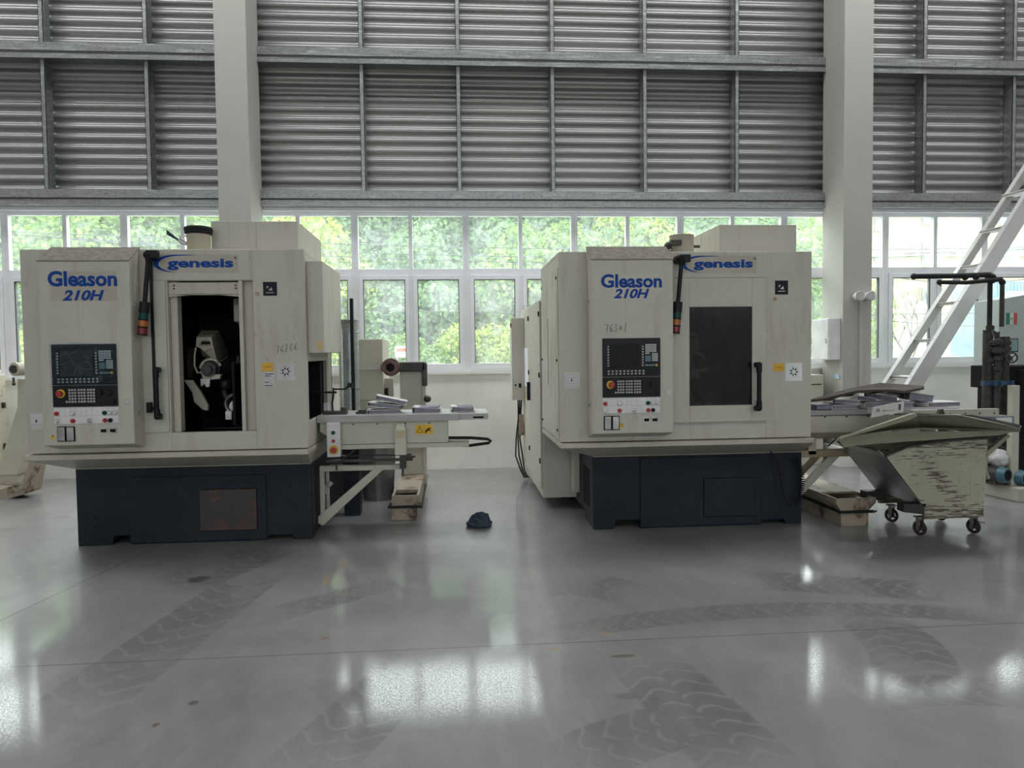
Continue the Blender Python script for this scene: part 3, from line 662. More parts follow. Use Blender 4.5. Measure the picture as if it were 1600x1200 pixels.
def workings(root, ox, full=True):
    """workholding and head visible inside the cutting chamber; ox = left of enclosure"""
    sh = Vector((ox+3.30, 0, 0)); q = lambda px, py, Y: at(px, py, Y)+sh
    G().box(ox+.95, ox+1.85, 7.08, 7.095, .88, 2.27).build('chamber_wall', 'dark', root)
    h = G()
    h.prism([q(307, 527, 6.35), q(330, 527, 6.35), q(334, 545, 6.35), q(327, 544, 6.35), q(320, 549, 6.35), q(313, 544, 6.35), q(306, 541, 6.35)], (0, .05, 0))
    v = [q(307, 527, 6.35), q(331, 527, 6.35), q(341, 516, 6.65), q(315, 516, 6.65), q(334, 545, 6.35), q(357, 548, 6.95), q(341, 570, 6.4), q(356, 575, 6.9), q(313, 544, 6.38), q(316, 556, 6.5), q(306, 541, 6.38)]
    h.add(v, [(0, 1, 2, 3), (1, 4, 5, 2), (4, 6, 7, 5), (8, 4, 6, 9), (0, 3, 10)])
    cov = h.build('head_cover', 'cream', root)
    a, b = q(314, 533.5, 6.34), q(328, 538, 6.34); G().box(a.x, b.x, 6.34, 6.352, b.z, a.z).build('vent_slot', 'dark', cov)
    c = q(333, 577, 6.4); g = G(); g.cyl(c+Vector((0, -.05, 0)), c+Vector((.05, .3, 0)), .075, .09, 28).cyl(c+Vector((0, -.12, 0)), c+Vector((0, -.05, 0)), .06, n=24).cyl(c+Vector((0, -.16, 0)), c+Vector((0, -.12, 0)), .035, n=18)
    for i in range(3): t = i*2.1; g.box(c.x+.05*math.cos(t)-.008, c.x+.05*math.cos(t)+.008, c.y-.13, c.y-.1, c.z+.05*math.sin(t)-.008, c.z+.05*math.sin(t)+.008)
    g.build('spindle', 'oily', root)
    g = G(); arc = [c+Vector((.085*math.cos(t), -.06, .085*math.sin(t))) for t in [math.radians(20+i*14) for i in range(12)]]; g.tube(arc, .012, 6)
    g.prism([q(315, 585, 6.3), q(345, 585, 6.3), q(343, 592, 6.3), q(318, 594, 6.3)], (0, .05, 0)).prism([q(315, 567, 6.3), q(320, 568, 6.3), q(318, 585, 6.3), q(313, 584, 6.3)], (0, .03, 0)).build('spindle_guard', 'creamclean', root)
    G().prism([q(313, 592, 6.28), q(328, 592, 6.28), q(327, 604, 6.28), q(322, 605, 6.28), q(320, 600, 6.28), q(314, 604, 6.28)], (0, .04, 0)).build('clamp_block', 'steel', root)
    G().tube([q(306, 543, 6.34), q(304, 555, 6.32), q(304, 572, 6.3), q(309, 583, 6.3), q(314, 581, 6.3)], .007).build('coolant_hose', 'creamclean', root)
    G().prism([q(281, 590, 6.75), q(300, 590, 6.75), q(306, 545, 6.75), q(287, 543, 6.75)], (0, .1, 0)).build('brown_slide_cover', 'brownoil', root)
    G().prism([q(287, 594, 6.32), q(300, 594, 6.32), q(313, 612, 6.32), q(325, 634, 6.32), q(324, 642, 6.32), q(316, 640, 6.32), q(303, 628, 6.32), q(300, 613, 6.32)], (0, .04, 0)).build('loader_arm', 'cream', root, bevel=.004)
    c = q(368, 632, 6.45); g = G().torus(c, (.1, 1, .2), .085, .018, 24, 8).cyl(c+Vector((0, .02, -.02)), c+Vector((0, .12, -.02)), .06).box(c.x-.06, c.x-.01, 6.36, 6.42, c.z-.12, c.z-.05).box(c.x+.01, c.x+.05, 6.36, 6.42, c.z-.12, c.z-.06)
    g.build('workholding_ring', 'steel', root)
    a, b = q(364, 466, 6.4), q(384, 503, 6.4); G().box(a.x, b.x+.1, 6.4, 6.7, b.z, a.z).cyl(((a.x+b.x)/2+.05, 6.5, q(0, 530, 6.5).z), ((a.x+b.x)/2+.05, 6.5, b.z), .06, .09).build('tool_head', 'creamclean', root, bevel=.01)
    g = G(); g.tube([q(352, 560, 6.7), q(356, 590, 6.6), q(350, 615, 6.5), q(358, 628, 6.5)], .028).tube([q(372, 556, 6.6), q(373, 590, 6.6), q(366, 610, 6.5)], .02).ball(q(352, 600, 6.5), .05).ball(q(345, 592, 6.52), .04).tube([q(340, 566, 6.3), q(350, 562, 6.3), q(357, 556, 6.35)], .006)
    g.build('hose_bundle', 'oily', root)

def cnc(name, side, ox, W, ZT_, bx0, bx1, label):
    L = side == 'L'
    root = thing(name, (ox+W/2, FY+.6, 0), label, 'machine')
    xr = ox+W; YR = 7.16; zb = .81
    dx0, dx1 = ox+1.085, ox+1.725            # opening
    dz0, dz1 = .955, 2.14
    # enclosure shell with a real doorway
    g = G(); t = .05
    g.box(ox, dx0, FY, FY+t, zb, ZT_).box(dx1+.01, xr, FY, FY+t, zb, ZT_).box(dx0, dx1+.01, FY, FY+t, dz1, ZT_).box(dx0, dx1+.01, FY, FY+t, zb, dz0)
    g.box(ox, xr, FY+t, YR, ZT_-.03, ZT_).box(ox, xr, FY+t, YR, zb, zb+.03)
    g.box(ox, ox+.03, FY+t, YR, zb+.03, ZT_-.03)
    if L:   # side opening for the conveyor
        g.box(xr-.03, xr, FY+t, YR, 1.50, ZT_-.03).box(xr-.03, xr, FY+t, 6.02, zb+.03, 1.5).box(xr-.03, xr, 6.86, YR, zb+.03, 1.5).box(xr-.03, xr, 6.02, 6.86, zb+.03, 1.02)
    else: g.box(xr-.03, xr, FY+t, YR, zb+.03, ZT_-.03)
    g.box(ox, xr, YR-.03, YR, zb+.03, ZT_-.03)
    enc = g.build('enclosure', 'paint', root, bevel=.004)
    # dark inner liner of the chamber
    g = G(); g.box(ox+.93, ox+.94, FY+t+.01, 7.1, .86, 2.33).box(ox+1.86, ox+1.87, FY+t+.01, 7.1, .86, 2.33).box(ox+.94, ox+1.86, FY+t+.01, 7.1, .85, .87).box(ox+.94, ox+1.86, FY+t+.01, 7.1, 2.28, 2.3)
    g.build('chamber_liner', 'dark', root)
    # panel seams as shadow gaps (thin recess strips) and header panel standing slightly proud
    G().box(ox+.88, dx1-.005 if L else ox+1.735, FY-.008, FY, 2.145, ZT_-.005).build('header_panel', 'paint', enc, bevel=.002)
    lp = G().box(ox+.885, dx0-.012, FY-.014, FY, dz0+.005, 2.142) if L else None
    if L:
        pd = lp.build('sliding_door', 'paint', root, bevel=.003)
        handle(pd, at(245, 600, FY-.06).x, at(245, 651, FY-.06).z, at(245, 578, FY-.06).z, FY-.014, 1)
        a = at(232, 395, FY-.05); b = at(232, 643, FY-.05)
        G().box(a.x-.008, a.x+.012, FY-.03, FY-.01, b.z, a.z-.02).build('door_seal', 'black', pd)
        G().box(a.x-.055, a.x-.02, FY-.05, FY-.01, b.z-.01, b.z+.07).tube([(a.x-.03, FY-.03, b.z+.03), (a.x, FY-.03, b.z+.02)], .01).build('door_latch', 'black', pd)
        # door frame edges left visible in the opening
        fr = G().box(dx0, dx0+.055, FY+t, FY+.14, dz0, dz1).box(dx0, dx1-.09, FY+.02, FY+.045, 2.035, dz1-.01)
        fr.prism([(dx0, FY+.02, 2.035), (dx1-.09, FY+.02, 2.035), (dx1-.09, FY+.02, 2.015), (dx0+.26, FY+.02, 2.04), (dx0, FY+.02, 2.015)], (0, .025, 0))
        f = fr.build('door_frame', 'paint_b', root, bevel=.003)
        G().box(dx1-.10, dx1-.072, FY+.0, FY+.05, dz0, dz1).build('guide_rail', 'paint', f, bevel=.002)
        G().box(dx1-.072, dx1+.005, FY+.055, FY+.08, dz0, dz1).build('jamb_strip', 'paint_b', f)
        each('screw', 'dark', f, [((xx, FY+.02, zz), (xx, FY+.014, zz), .006) for xx in (dx0+.045, dx1-.125) for zz in (2.082, 2.105)])
    else:
        a, b = at(1075.5, 480, FY), at(1173, 632, FY); q = .0
        X0_, X1_ = ox+.885, dx1-.0
        g = G(); g.box(X0_, a.x, FY-.03, FY-.004, dz0, 2.141).box(b.x, X1_, FY-.03, FY-.004, dz0, 2.141).box(a.x, b.x, FY-.03, FY-.004, a.z, 2.141).box(a.x, b.x, FY-.03, FY-.004, dz0, b.z)
        pd = g.build('sliding_door', 'paint', root, bevel=.003)
        G().box(a.x, b.x, FY-.024, FY-.016, b.z, a.z).build('door_window', 'tint', pd)
        G().box(X1_+.001, X1_+.01, FY-.002, FY+.04, dz0-.0, 2.14).build('door_gap', 'dark', pd)
        h0, h1 = at(1188, 638, FY-.09), at(1188, 570, FY-.09)
        handle(pd, h0.x-.01, h0.z, h1.z, FY-.03, -1)
        G().box(ox+.889, ox+.902, FY-.045, FY-.03, at(1052, 636, FY).z, at(1052, 622, FY).z).build('door_stop', 'black', pd)
        G().box(X0_, xr-.26, FY-.004, FY, .93, .936).build('seam', 'keys', enc)
    workings(root, ox)
    # drip tray lip and sloped skirt
    g = G(); g.box(ox-.005, xr+.005, FY-.045, YR, .765, .803)
    g.prism([(bx0, 6.27, .635), (bx1, 6.27, .635), (bx1, 6.3, .635), (bx0, 6.3, .635)], (0, 0, .01))
    A = [(ox-.005, FY-.045, .765), (xr+.005, FY-.045, .765), (xr+.005, YR, .765), (ox-.005, YR, .765)]
    B = [(bx0, 6.27, .64), (bx1, 6.27, .64), (bx1, 7.1, .64), (bx0, 7.1, .64)]
    g.add(A+B, [(4, 5, 1, 0), (5, 6, 2, 1), (6, 7, 3, 2), (7, 4, 0, 3), (7, 6, 5, 4)])
    g.build('drip_tray', 'paint_b', root, bevel=.002)
    # base casting with floor notches
    z6 = .635; xm0, xm1 = bx0+.42*(1 if L else .98), bx1-.37
    yb = 8.2; g = G()
    g.box(bx0, bx1, 6.29, yb, .085, z6)                       # main block above the notches
    fx0 = bx0+.27 if L else bx0+.18
    prof = [(bx0, 0), (fx0-.0, 0), (fx0+.02, .075), (xm0, .075), (xm0, .0), (xm1, .0), (xm1+.01, .04), (bx1-.16, .04), (bx1-.15, 0), (bx1, 0), (bx1, z6), (bx0, z6)]
    g.prism([(x, 6.27, z) for x, z in prof], (0, .05, 0))
    g.box(bx0+.005, fx0, 6.3, 6.7, 0, .09).box(bx1-.15, bx1-.005, 6.3, 6.7, 0, .09).box(bx0+.005, fx0, 7.6, yb, 0, .09).box(bx1-.15, bx1-.005, 7.6, yb, 0, .09)
    g.box(xm0, xm1, 6.255, 6.27, .01, z6-.02 if not L else .56)
    base = g.build('machine_base', 'base', root, bevel=.006)
    if L: a, b = at(311, 766, 6.25), at(402, 827, 6.25)
    else: a, b = at(1100, 748, 6.25), at(1180, 805, 6.25)
    ap = G().box(a.x, b.x, 6.243, 6.256, b.z, a.z).build('access_plate', 'rustplate' if L else 'base', base, bevel=.003)
    G().box(a.x-.006, b.x+.006, 6.2545, 6.2565, b.z-.006, a.z+.006).build('plate_gap', 'dark', base)
    each('base_plug', 'dark', base, [((bx0+.14, 6.27, zz), (bx0+.14, 6.264, zz), .010) for zz in (.155, .235)]+[((bx1-.18, 6.27, zz), (bx1-.18, 6.263, zz), .008) for zz in (.33, .45)])
    if not L:
        G().box(bx0-.004, bx0, 6.45, 6.75, .16, .5).build('side_opening', 'dark', base)
        G().box(bx0-.06, bx0-.002, 6.95, 7.1, .2, .62).build('junction_box', 'paint', base, bevel=.004)
    # box on the roof
    if L: rx0, rx1 = -1.965, -1.267
    else: rx0, rx1 = 2.31, 3.0-.005
    rt = 2.655 if L else 2.63
    if L: G().box(rx0, rx1, 6.25, 7.32, ZT_, rt).build('roof_cabinet', 'paint', root, bevel=.005)
    else:
        G().box(rx0, rx1, 6.25, 7.12, ZT_, rt).prism([(rx0, 6.25, ZT_), (rx0, 6.25, rt), (rx0, 6.9, rt), (rx0, 7.12, ZT_+.15), (rx0, 7.12, ZT_)], (-.004, 0, 0)).build('roof_cabinet', 'paint', root, bevel=.005)
    g = G()
    for q in (.14, .36): g.box(rx0+q*(rx1-rx0)/.7, rx0+q*(rx1-rx0)/.7+.004, 6.247, 6.25, ZT_, rt)
    if L:
        for q in (.14, .36): G().box(rx0+q*(rx1-rx0)/.7, rx0+q*(rx1-rx0)/.7+.004, 6.247, 6.25, ZT_, rt).build('cabinet_seam', 'keys', root)
    # black emblem plate, its white marks, ring plug
    e0, e1 = (at(411, 440.5, FY), at(433, 462, FY)) if L else (at(1211, 438.5, FY), at(1231, 460, FY))
    em = G().box(e0.x, e1.x, FY-.004, FY, e1.z, e0.z).build('emblem_plate', 'inkblack', root)
    cx, cz = (e0.x+e1.x)/2, (e0.z+e1.z)/2; y = FY-.006
    gg = G(); gg.prism([(cx-.012, y, cz-.012), (cx+.02, y, cz-.015), (cx+.012, y, cz+.012)], (0, .002, 0)).prism([(cx-.028, y, cz+.018), (cx-.01, y, cz+.02), (cx-.02, y, cz+.0)], (0, .002, 0))
    gg.box(cx-.03, cx+.03, y, y+.002, cz-.034, cz-.028)
    gg.build('emblem_mark', 'keys' if L else 'white', em)
    rc = at(402, 459, FY) if L else at(1210.5, 467, FY)
    G().torus((rc.x, FY-.003, rc.z), (0, 1, 0), .011, .004, 20, 6).build('ring_plug', plain('brassy', (.5, .3, .2), .4) if L else 'orange', root)
    # labels
    def lab(nm, pa, pb, mt):
        a, b = at(*pa, FY), at(*pb, FY); return G().box(a.x, b.x, FY-.003, FY, b.z, a.z).build(nm, mt, root)
    def gearmark(p, pa, pb):
        a, b = at(*pa, FY), at(*pb, FY); c = (a+b)/2; r = abs(b.x-a.x)*.17; g = G()
        for i in range(7):
            t = i*math.tau/7; d = Vector((math.cos(t), 0, math.sin(t)))
            g.ball(c+d*r+Vector((0, -.004-c.y+FY, 0)), r*.30, (1, .1, 1), 8, 5)
            u = c+d*r*1.45; g.tube([(u.x, FY-.004, u.z), ((c+d*r*1.7).x, FY-.004, (c+d*r*1.75).z)], r*.1, 5)
        g.build('pictogram', 'inkblack', p)
    if L:
        y1 = lab('caution_label', (409, 567), (427, 580), 'decalyellow'); G().box(at(413, 573, FY).x, at(423, 573, FY).x, FY-.004, FY-.002, at(413, 574, FY).z, at(413, 572.5, FY).z).build('label_text', 'orange', y1)
        nt = lab('paper_note', (412, 581), (430, 604), 'paper')
        g = G()
        for i, (q, ln) in enumerate(((584, 14), (587, 9), (597, 6), (602, 12))):
            a = at(414, q, FY); b = at(414+ln, q+.8, FY); g.box(a.x, b.x, FY-.0045, FY-.002, b.z, a.z)
        g.build('note_writing', 'inkblack', nt)
        pl = lab('pictogram_label', (432, 566), (461, 595), 'paper'); gearmark(pl, (432, 566), (461, 595))
        scrawl('76266', at(431, 550, FY).x, at(431, 552, FY).z, .058, FY-.003, 'ink', root, .16)
        sl = lab('side_note', (47.5, 645), (69, 670), 'paper'); a = at(57, 658, FY); G().box(a.x-.005, a.x+.005, FY-.0045, FY-.002, a.z-.012, a.z+.012).build('note_mark', 'inkblack', sl)
        g = G(); 
        for q in (646, 652, 664): a = at(49, q, FY); b = at(67, q+.6, FY); g.box(a.x, b.x, FY-.0042, FY-.002, b.z, a.z)
        g.build('note_lines', 'keys', sl)
    else:
        y1 = lab('caution_label', (1208, 568), (1225, 580), 'decalyellow'); G().box(at(1212, 574, FY).x, at(1221, 574, FY).x, FY-.004, FY-.002, at(1212, 575, FY).z, at(1212, 573, FY).z).build('label_text', 'orange', y1)
        pl = lab('pictogram_label', (1227, 567), (1253, 595), 'paperwht'); gearmark(pl, (1227, 567), (1253, 595))
        sl = lab('side_note', (882, 582), (906, 606), 'paper'); a = at(893, 594, FY); G().box(a.x-.004, a.x+.005, FY-.0045, FY-.002, a.z-.012, a.z+.01).build('note_mark', 'inkblack', sl)
        g = G()
        for q in (585, 590, 599, 603): a = at(884, q, FY); b = at(904, q+.6, FY); g.box(a.x, b.x, FY-.0042, FY-.002, b.z, a.z)
        g.build('note_lines', 'keys', sl)
        scrawl('76301', at(945, 520, CY).x, at(945, 519, CY).z, .062, CY-.003, 'inkblack', root, .02)
        # inset service panel on the left flank, with bolts and a slit
        sp = G().box(ox-.006, ox, 6.0, 7.12, .83, 2.24).build('side_panel', worn('grimy_side_panel', (.55, .53, .46), (.32, .29, .2), .5, (1, 1, .35), 4, .5, thr=.25), root, bevel=.003)
        g = G()
        for yy in (6.06, 7.06):
            for zz in (.9, 1.48, 2.16): g.cyl((ox-.006, yy, zz), (ox-.013, yy, zz), .012, n=10)
        g.box(ox-.008, ox-.005, 6.62, 6.635, 1.25, 1.85)
        g.build('bolts', 'dark', sp)
    # header decal and brand lettering
    q = at(243, 427, FY-.01) if L else at(1067, 427, FY-.01)
    genesis_logo(root, q.x+.005, q.z, FY-.008)
    c = console(root, ox, L)
    gleason_logo(c, ox, side)
    # chute of the filler pipe (bucket) on the roof
    if L:
        signal_light(root, at(233, 398, 5.83).x, at(233, 398, 5.83).z, at(222, 527, 5.83).x, at(222, 527, 5.83).z, FY)
        # box fixed to the right flank, and inner frame of the opening
        G().box(xr, xr+.13, 6.02, 6.95, 1.565, 2.30).build('side_housing', 'paint', root, bevel=.006)
        G().box(xr+.0, xr+.004, 6.02, 6.86, 1.50, 1.53).box(xr, xr+.01, 6.83, 6.88, 1.02, 1.5).build('opening_frame', 'paint_b', root)
        G().box(xr-.6, xr-.58, 6.02, 6.86, 1.0, 1.5).box(xr-.58, xr-.03, 6.84, 6.86, 1.02, 1.5).box(xr-.58, xr-.03, 6.02, 6.84, 1.49, 1.5).box(xr-.25, xr-.03, 6.7, 6.82, 1.0, 1.5).build('opening_liner', 'dark', root)
        a = at(486, 552, 6.03); b = at(490, 530, 6.03)
        G().box(at(484, 0, 6.0).x+.0, at(488, 0, 6.0).x, 6.0-.003+.02, 6.0+.02, a.z+.03, a.z+.1).build('side_tag', 'decalyellow', root)
        G().box(xr+.21, xr+.24, 6.95, 7.0, .9, 2.07).build('black_upright', 'black', root)
    else:
        signal_light(root, at(1066, 404, 5.83).x, at(1062, 404, 5.83).z, at(1055, 524, 5.83).x, at(1055, 524, 5.83).z, FY)
    g = G()
    for zz in (1.12, 1.95): g.torus((ox+.886 if L else ox+.221, CY+.09, zz), (1, 0, 0), .010, .004, 12, 6)
    g.build('console_screws', 'steel', c)
    return root

M['brownoil'] = plain('oily_brown_sheet', (.12, .06, .035), .5)
M['dust'] = plain('dusty_taupe_top', (.20, .172, .145), .85, var=.2, scale=25)
mL = cnc('gear_cutting_machine', 'L', -3.30, 2.135, 2.385, -3.11, -1.213, 'left gear machine, doorway open, plastic film over its display, orange-stained plate on slate base')
mR = cnc('gear_cutting_machine', 'R', .86, 2.125, 2.36, 1.19, 3.062, 'right gear machine, off-white over a slate base, door shut with a dark window')
# coiled cable hanging on the right machine's base
g = G(); pts = []
for i in range(150):
    t = i/150; a = i*.9; cx = 3.02+.0*t; cz = .60-.42*t
    pts.append((2.99+.05*math.sin(t*3.1)+.018*math.cos(a), 6.21+.018*math.sin(a), cz))
g.tube(pts, .005, 5); g.tube([(2.75, 6.22, .66), (2.80, 6.2, .6), (2.84, 6.2, .4), (2.87, 6.2, .25), (2.92, 6.2, .17), (2.99, 6.2, .17)], .006, 6)
g.build('coiled_cable', 'black', mR)

# filler funnels on the roofs
def funnel(px0, px1, ptop, pbot, Y, label, lidmat, lever):
    a, b = at(px0, ptop, Y), at(px1, ptop, Y); zb = 2.387 if lever else 2.362; r = (b.x-a.x)/2; cx = (a.x+b.x)/2
    root = thing('filler_drum', (cx, Y, zb), label, 'drum', None)
    n = 28; g = G()
    g.cyl((cx, Y, zb), (cx, Y, a.z), r, r*1.02, n, caps=False).cyl((cx, Y, a.z-.03), (cx, Y, a.z-.029), r*.98, r*.98, n)
    g.cyl((cx, Y, zb), (cx, Y, a.z), r*.95, r*.97, n, caps=False).torus((cx, Y, a.z), (0, 0, 1), r, .006)
    g.build('drum_body', plain('beige_drum', (.42, .37, .28), .5), root)
    if lever:
        g = G(); g.torus((cx, Y, a.z-.005), (0, 0, 1), r, .022, 28, 8).torus((cx, Y, a.z-.028), (0, 0, 1), r, .018, 28, 8); g.build('rubber_rim', 'rubber', root)
    lx = cx-r
    g = G(); g.torus((lx-.02, Y-.02, a.z-.09), (0, 1, 0), .035, .006, 16, 6).cyl((lx, Y-.02, a.z-.12), (lx-.06, Y-.02, a.z-.09), .014); g.build('clamp_ring', 'chrome', root)
    if lever: G().prism([(lx-.04, Y-.03, a.z-.11), (lx-.06, Y-.03, a.z-.085), (lx-.15, Y-.03, a.z-.01), (lx-.145, Y-.03, a.z-.05)], (0, .03, 0)).build('clamp_lever', plain('dark_teal_grip', (.03, .06, .07), .5), root)
    else:
        G().box(lx-.03, lx+.06, Y-r-.03, Y-r+.03, a.z-.09, a.z-.05).ball((lx-.03, Y-r*.6, a.z-.09), .028).build('clamp_lever', 'oily', root)
        G().cyl((cx+r, Y-.02, a.z-.09), (cx+r+.05, Y-.02, a.z-.09), .012).build('spigot', 'oily', root)
funnel(292, 328, 358, 390, 6.15, 'beige drum with black rubber rim and raised lever on the left machine roof', None, True)
funnel(1047, 1083, 369, 392, 6.15, 'open beige drum with latch on the right machine roof', None, False)

# ---------------------------------------------------------------- electrical cabinet beside the right machine
r = thing('electrical_cabinet', (.98, 8.2, .1), 'tall white electrical cabinet with hinged doors beside the right machine', 'cabinet')
G().box(.86, 1.3, 7.17, 9.22, .11, 2.07).build('cabinet_body', 'paint', r, bevel=.006)
for ya, yb_ in ((7.19, 8.18), (8.20, 9.20)):
    d = G().box(.84, .858, ya, yb_, .2, 2.05).build('cabinet_door', 'paint', r, bevel=.004)
    each('hinge', 'black', d, [(.828, .84, ya, ya+.03, z, z+.05) for z in (.45, 1.3, 1.9)])
    G().prism([(.84, yb_-.08, 1.02), (.84, yb_-.03, 1.02), (.84, yb_-.03, 1.22), (.84, yb_-.08, 1.22)], (-.035, 0, 0)).build('door_handle', 'black', d)
G().box(.838, .840, 8.3, 8.75, 1.15, 1.6).build('cabinet_notice', 'paperwht', r)
G().box(.84, .842-.006, 8.35, 8.5, .98, 1.12).build('cabinet_notice', 'decalyellow', r)
g = G(); g.torus((.9, 9.1, 2.1), (0, 1, 0), .03, .006, 14, 6); g.build('lifting_eye', 'steel', r)
G().box(1.0, 1.1, 7.3, 7.5, 2.07, 2.12).build('cable_gland', 'board', r)
r = thing('junction_cabinet', (.76, 8.9, .98), 'narrow white wall box hung on the side of the tall electrical cabinet', 'cabinet')
G().box(.69, .838, 8.75, 9.0, .98, 1.96).build('cabinet_body', 'paint', r, bevel=.005)
g = G(); g.box(.72, .74, 8.747, 8.75, 1.15, 1.17).box(.77, .80, 8.747, 8.75, 1.13, 1.18).box(.68, .69, 8.76, 8.8, 1.85, 1.9); g.build('latches', 'dark', r)
g = G()
for i in range(3):
    x = .77+.022*i
    g.tube([(x, 8.87, .98), (x-.01*i, 8.87, .75), (x-.03, 8.86, .5), (x-.04+.02*i, 8.85, .3), (x+.02, 8.85, .12), (x+.07, 8.9, .02)], .009, 7)
g.build('hanging_cables', 'black', label='black cables hanging from the narrow wall box to the floor', cat='cables')
G().box(.77, .835, 8.82, 8.9, .55, .70).box(.775, .83, 8.83, 8.88, .70, .8).build('cable_connector', 'trough', label='brown connector block on the cables below the narrow wall box', cat='connector')

# ---------------------------------------------------------------- transfer conveyor of the left machine
r = thing('part_conveyor', (-.5, 6.55, .7), 'cream part conveyor with warning sticker sticking out of the left machine', 'conveyor')
cx0, cx1 = -1.16, .288
G().box(cx0, cx1-.25, 6.3, 6.86, .975, 1.035).box(cx1-.25, cx1, 6.32, 6.84, .978, 1.032).build('table_top', plain('grey_table', (.42, .42, .39), .45), r, bevel=.004)
G().box(-.01+cx1-.12, cx1-.04, 6.317, 6.321, .99, 1.005).build('side_slot', 'dark', r)
G().box(-1.0, -.06, 6.33, 6.83, .785, .975).build('side_beam', 'creamclean', r, bevel=.004)
G().box(-1.0, .12, 6.32, 6.84, .745, .782).build('lower_rail', 'creamclean', r, bevel=.003)
g = G()
each('screw', 'dark', r, [((x, 6.33, .955), (x, 6.325, .955), .006) for x in (-.86, -.66, -.42, -.22)])
G().prism([(-1.14, 6.33, .975), (-.98, 6.33, .975), (-.98, 6.33, .82), (-1.06, 6.33, .85), (-1.14, 6.33, .9)], (0, .3, 0)).build('corner_gusset', 'creamclean', r)
a, b = at(649, 664, 6.32), at(676, 678, 6.32)
st = G().box(a.x, b.x, 6.325, 6.33, b.z, a.z).build('warning_sticker', 'decalyellow', r)
mx = (a.x+b.x)/2; g = G()
tq = [(a.x+.012, b.z+.014), (mx-.01, b.z+.014), ((a.x+mx)/2, a.z-.01)]
for i in range(3):
    p, q = tq[i], tq[(i+1) % 3]; g.tube([(p[0], 6.324, p[1]), (q[0], 6.324, q[1])], .002, 5)
g.tube([((a.x+mx)/2, 6.324, b.z+.022), ((a.x+mx)/2, 6.324, b.z+.024)], .002, 5).tube([((a.x+mx)/2, 6.324, b.z+.03), ((a.x+mx)/2, 6.324, b.z+.044)], .0022, 5)
g.tube([(mx+.012, 6.324, b.z+.01), (mx+.02, 6.324, b.z+.03), (mx+.04, 6.324, b.z+.045), (mx+.06, 6.324, b.z+.05)], [.006, .008, .007, .003], 6).tube([(mx+.035, 6.324, b.z+.035), (mx+.06, 6.324, b.z+.025)], .004, 5)
g.tube([(mx, 6.324, b.z), (mx, 6.324, a.z)], .001, 4)
g.build('sticker_pictogram', 'inkblack', st)
# bracket box in the middle
a, b = at(616, 662, 6.27), at(635, 711, 6.27)
bb = G().box(a.x, b.x, 6.27, 6.33, b.z, a.z-.05).prism([(a.x+.01, 6.27, a.z-.05), (b.x-.01, 6.27, a.z-.05), (b.x-.012, 6.3, a.z), (a.x+.012, 6.3, a.z)], (0, .03, 0)).build('sensor_cover', 'creamclean', r, bevel=.004)
G().box(a.x+.01, b.x-.008, 6.265, 6.27, a.z-.12, a.z-.06).build('rating_plate', plain('tan_plate', (.5, .42, .28), .5), bb)
# push-button box with emergency stop
a, b = at(510, 661, 6.26), at(532, 714, 6.26)
pb = G().box(a.x, b.x, 6.26, 6.32, b.z, a.z).build('button_box', 'white', r, bevel=.004)
cx = (a.x+b.x)/2
G().cyl((cx, 6.26, at(519, 676, 6.26).z), (cx, 6.245, at(519, 676, 6.26).z), .016).build('green_push_button', 'green', pb)
G().cyl((cx, 6.26, at(519, 689, 6.26).z), (cx, 6.245, at(519, 689, 6.26).z), .014).build('red_push_button', 'red', pb)
z = at(519, 703, 6.26).z
G().cyl((cx, 6.26, z), (cx, 6.252, z), .040).build('stop_button_collar', 'yellow', pb)
G().cyl((cx, 6.252, z), (cx, 6.235, z), .014).cyl((cx, 6.235, z), (cx, 6.215, z), .026, .022).build('emergency_stop_button', 'red', pb)
# black bumper loop at the end
a = [at(701, 684, 6.4), at(735, 684, 6.4), at(762, 686, 6.4), at(767, 689, 6.4), at(764, 692, 6.4), at(735, 696, 6.4), at(722, 696, 6.4)]
G().tube(a, .013, 10).build('bumper_loop', 'rubber', r)
# under-frame bracket
r = thing('support_bracket', (-.8, 6.5, .1), 'cream triangular bracket with diagonal strut under the left conveyor', 'bracket')
g = G(); A, B = at(499, 729, 6.5), at(630, 727, 6.5)
g.box(A.x, B.x, 6.5, 6.56, A.z-.045, A.z+.0); g.box(A.x, A.x+.035, 6.5, 6.56, .065, A.z-.045)
g.build('bracket_frame', 'creamclean', r, bevel=.003)
p0, p1 = at(499, 818, 6.49), at(590, 734, 6.49)
G().prism([p0+Vector((-.01, 0, 0)), p0+Vector((.03, 0, -.02)), p1+Vector((.06, 0, .01)), p1+Vector((-.03, 0, .01)), p0+Vector((-.01, 0, .06))], (0, .05, 0)).build('diagonal_strut', 'creamclean', r, bevel=.003)
g = G(); a, b = at(510, 721, 6.45), at(645, 716, 6.45); g.box(a.x, b.x, 6.44, 6.47, a.z-.01, a.z+.012).box(a.x, b.x-.02, 6.56, 6.6, a.z+.02, a.z+.03)
a = at(522, 724, 6.42); g.box(a.x-.03, a.x+.06, 6.40, 6.46, a.z-.01, a.z).cyl((a.x+.02, 6.42, a.z), (a.x+.02, 6.42, a.z-.06), .008)
a, b = at(531, 723, 6.42), at(556, 701, 6.42); g.tube([a, b], .009)
a = at(629, 712, 6.42); g.box(a.x-.025, a.x+.03, 6.40, 6.5, a.z-.11, a.z+.01).cyl((a.x, 6.42, a.z-.1), (a.x, 6.42, a.z-.18), .008); g.box(a.x, a.x+.11, 6.42, 6.44, a.z-.02, a.z-.005)
g.build('slide_mechanism', 'oily', r)
a, b = at(500, 735, 6.8), at(514, 800, 6.8); g = G()
for x in (a.x, b.x-.02): g.box(x, x+.025, 6.8, 6.83, b.z, a.z)
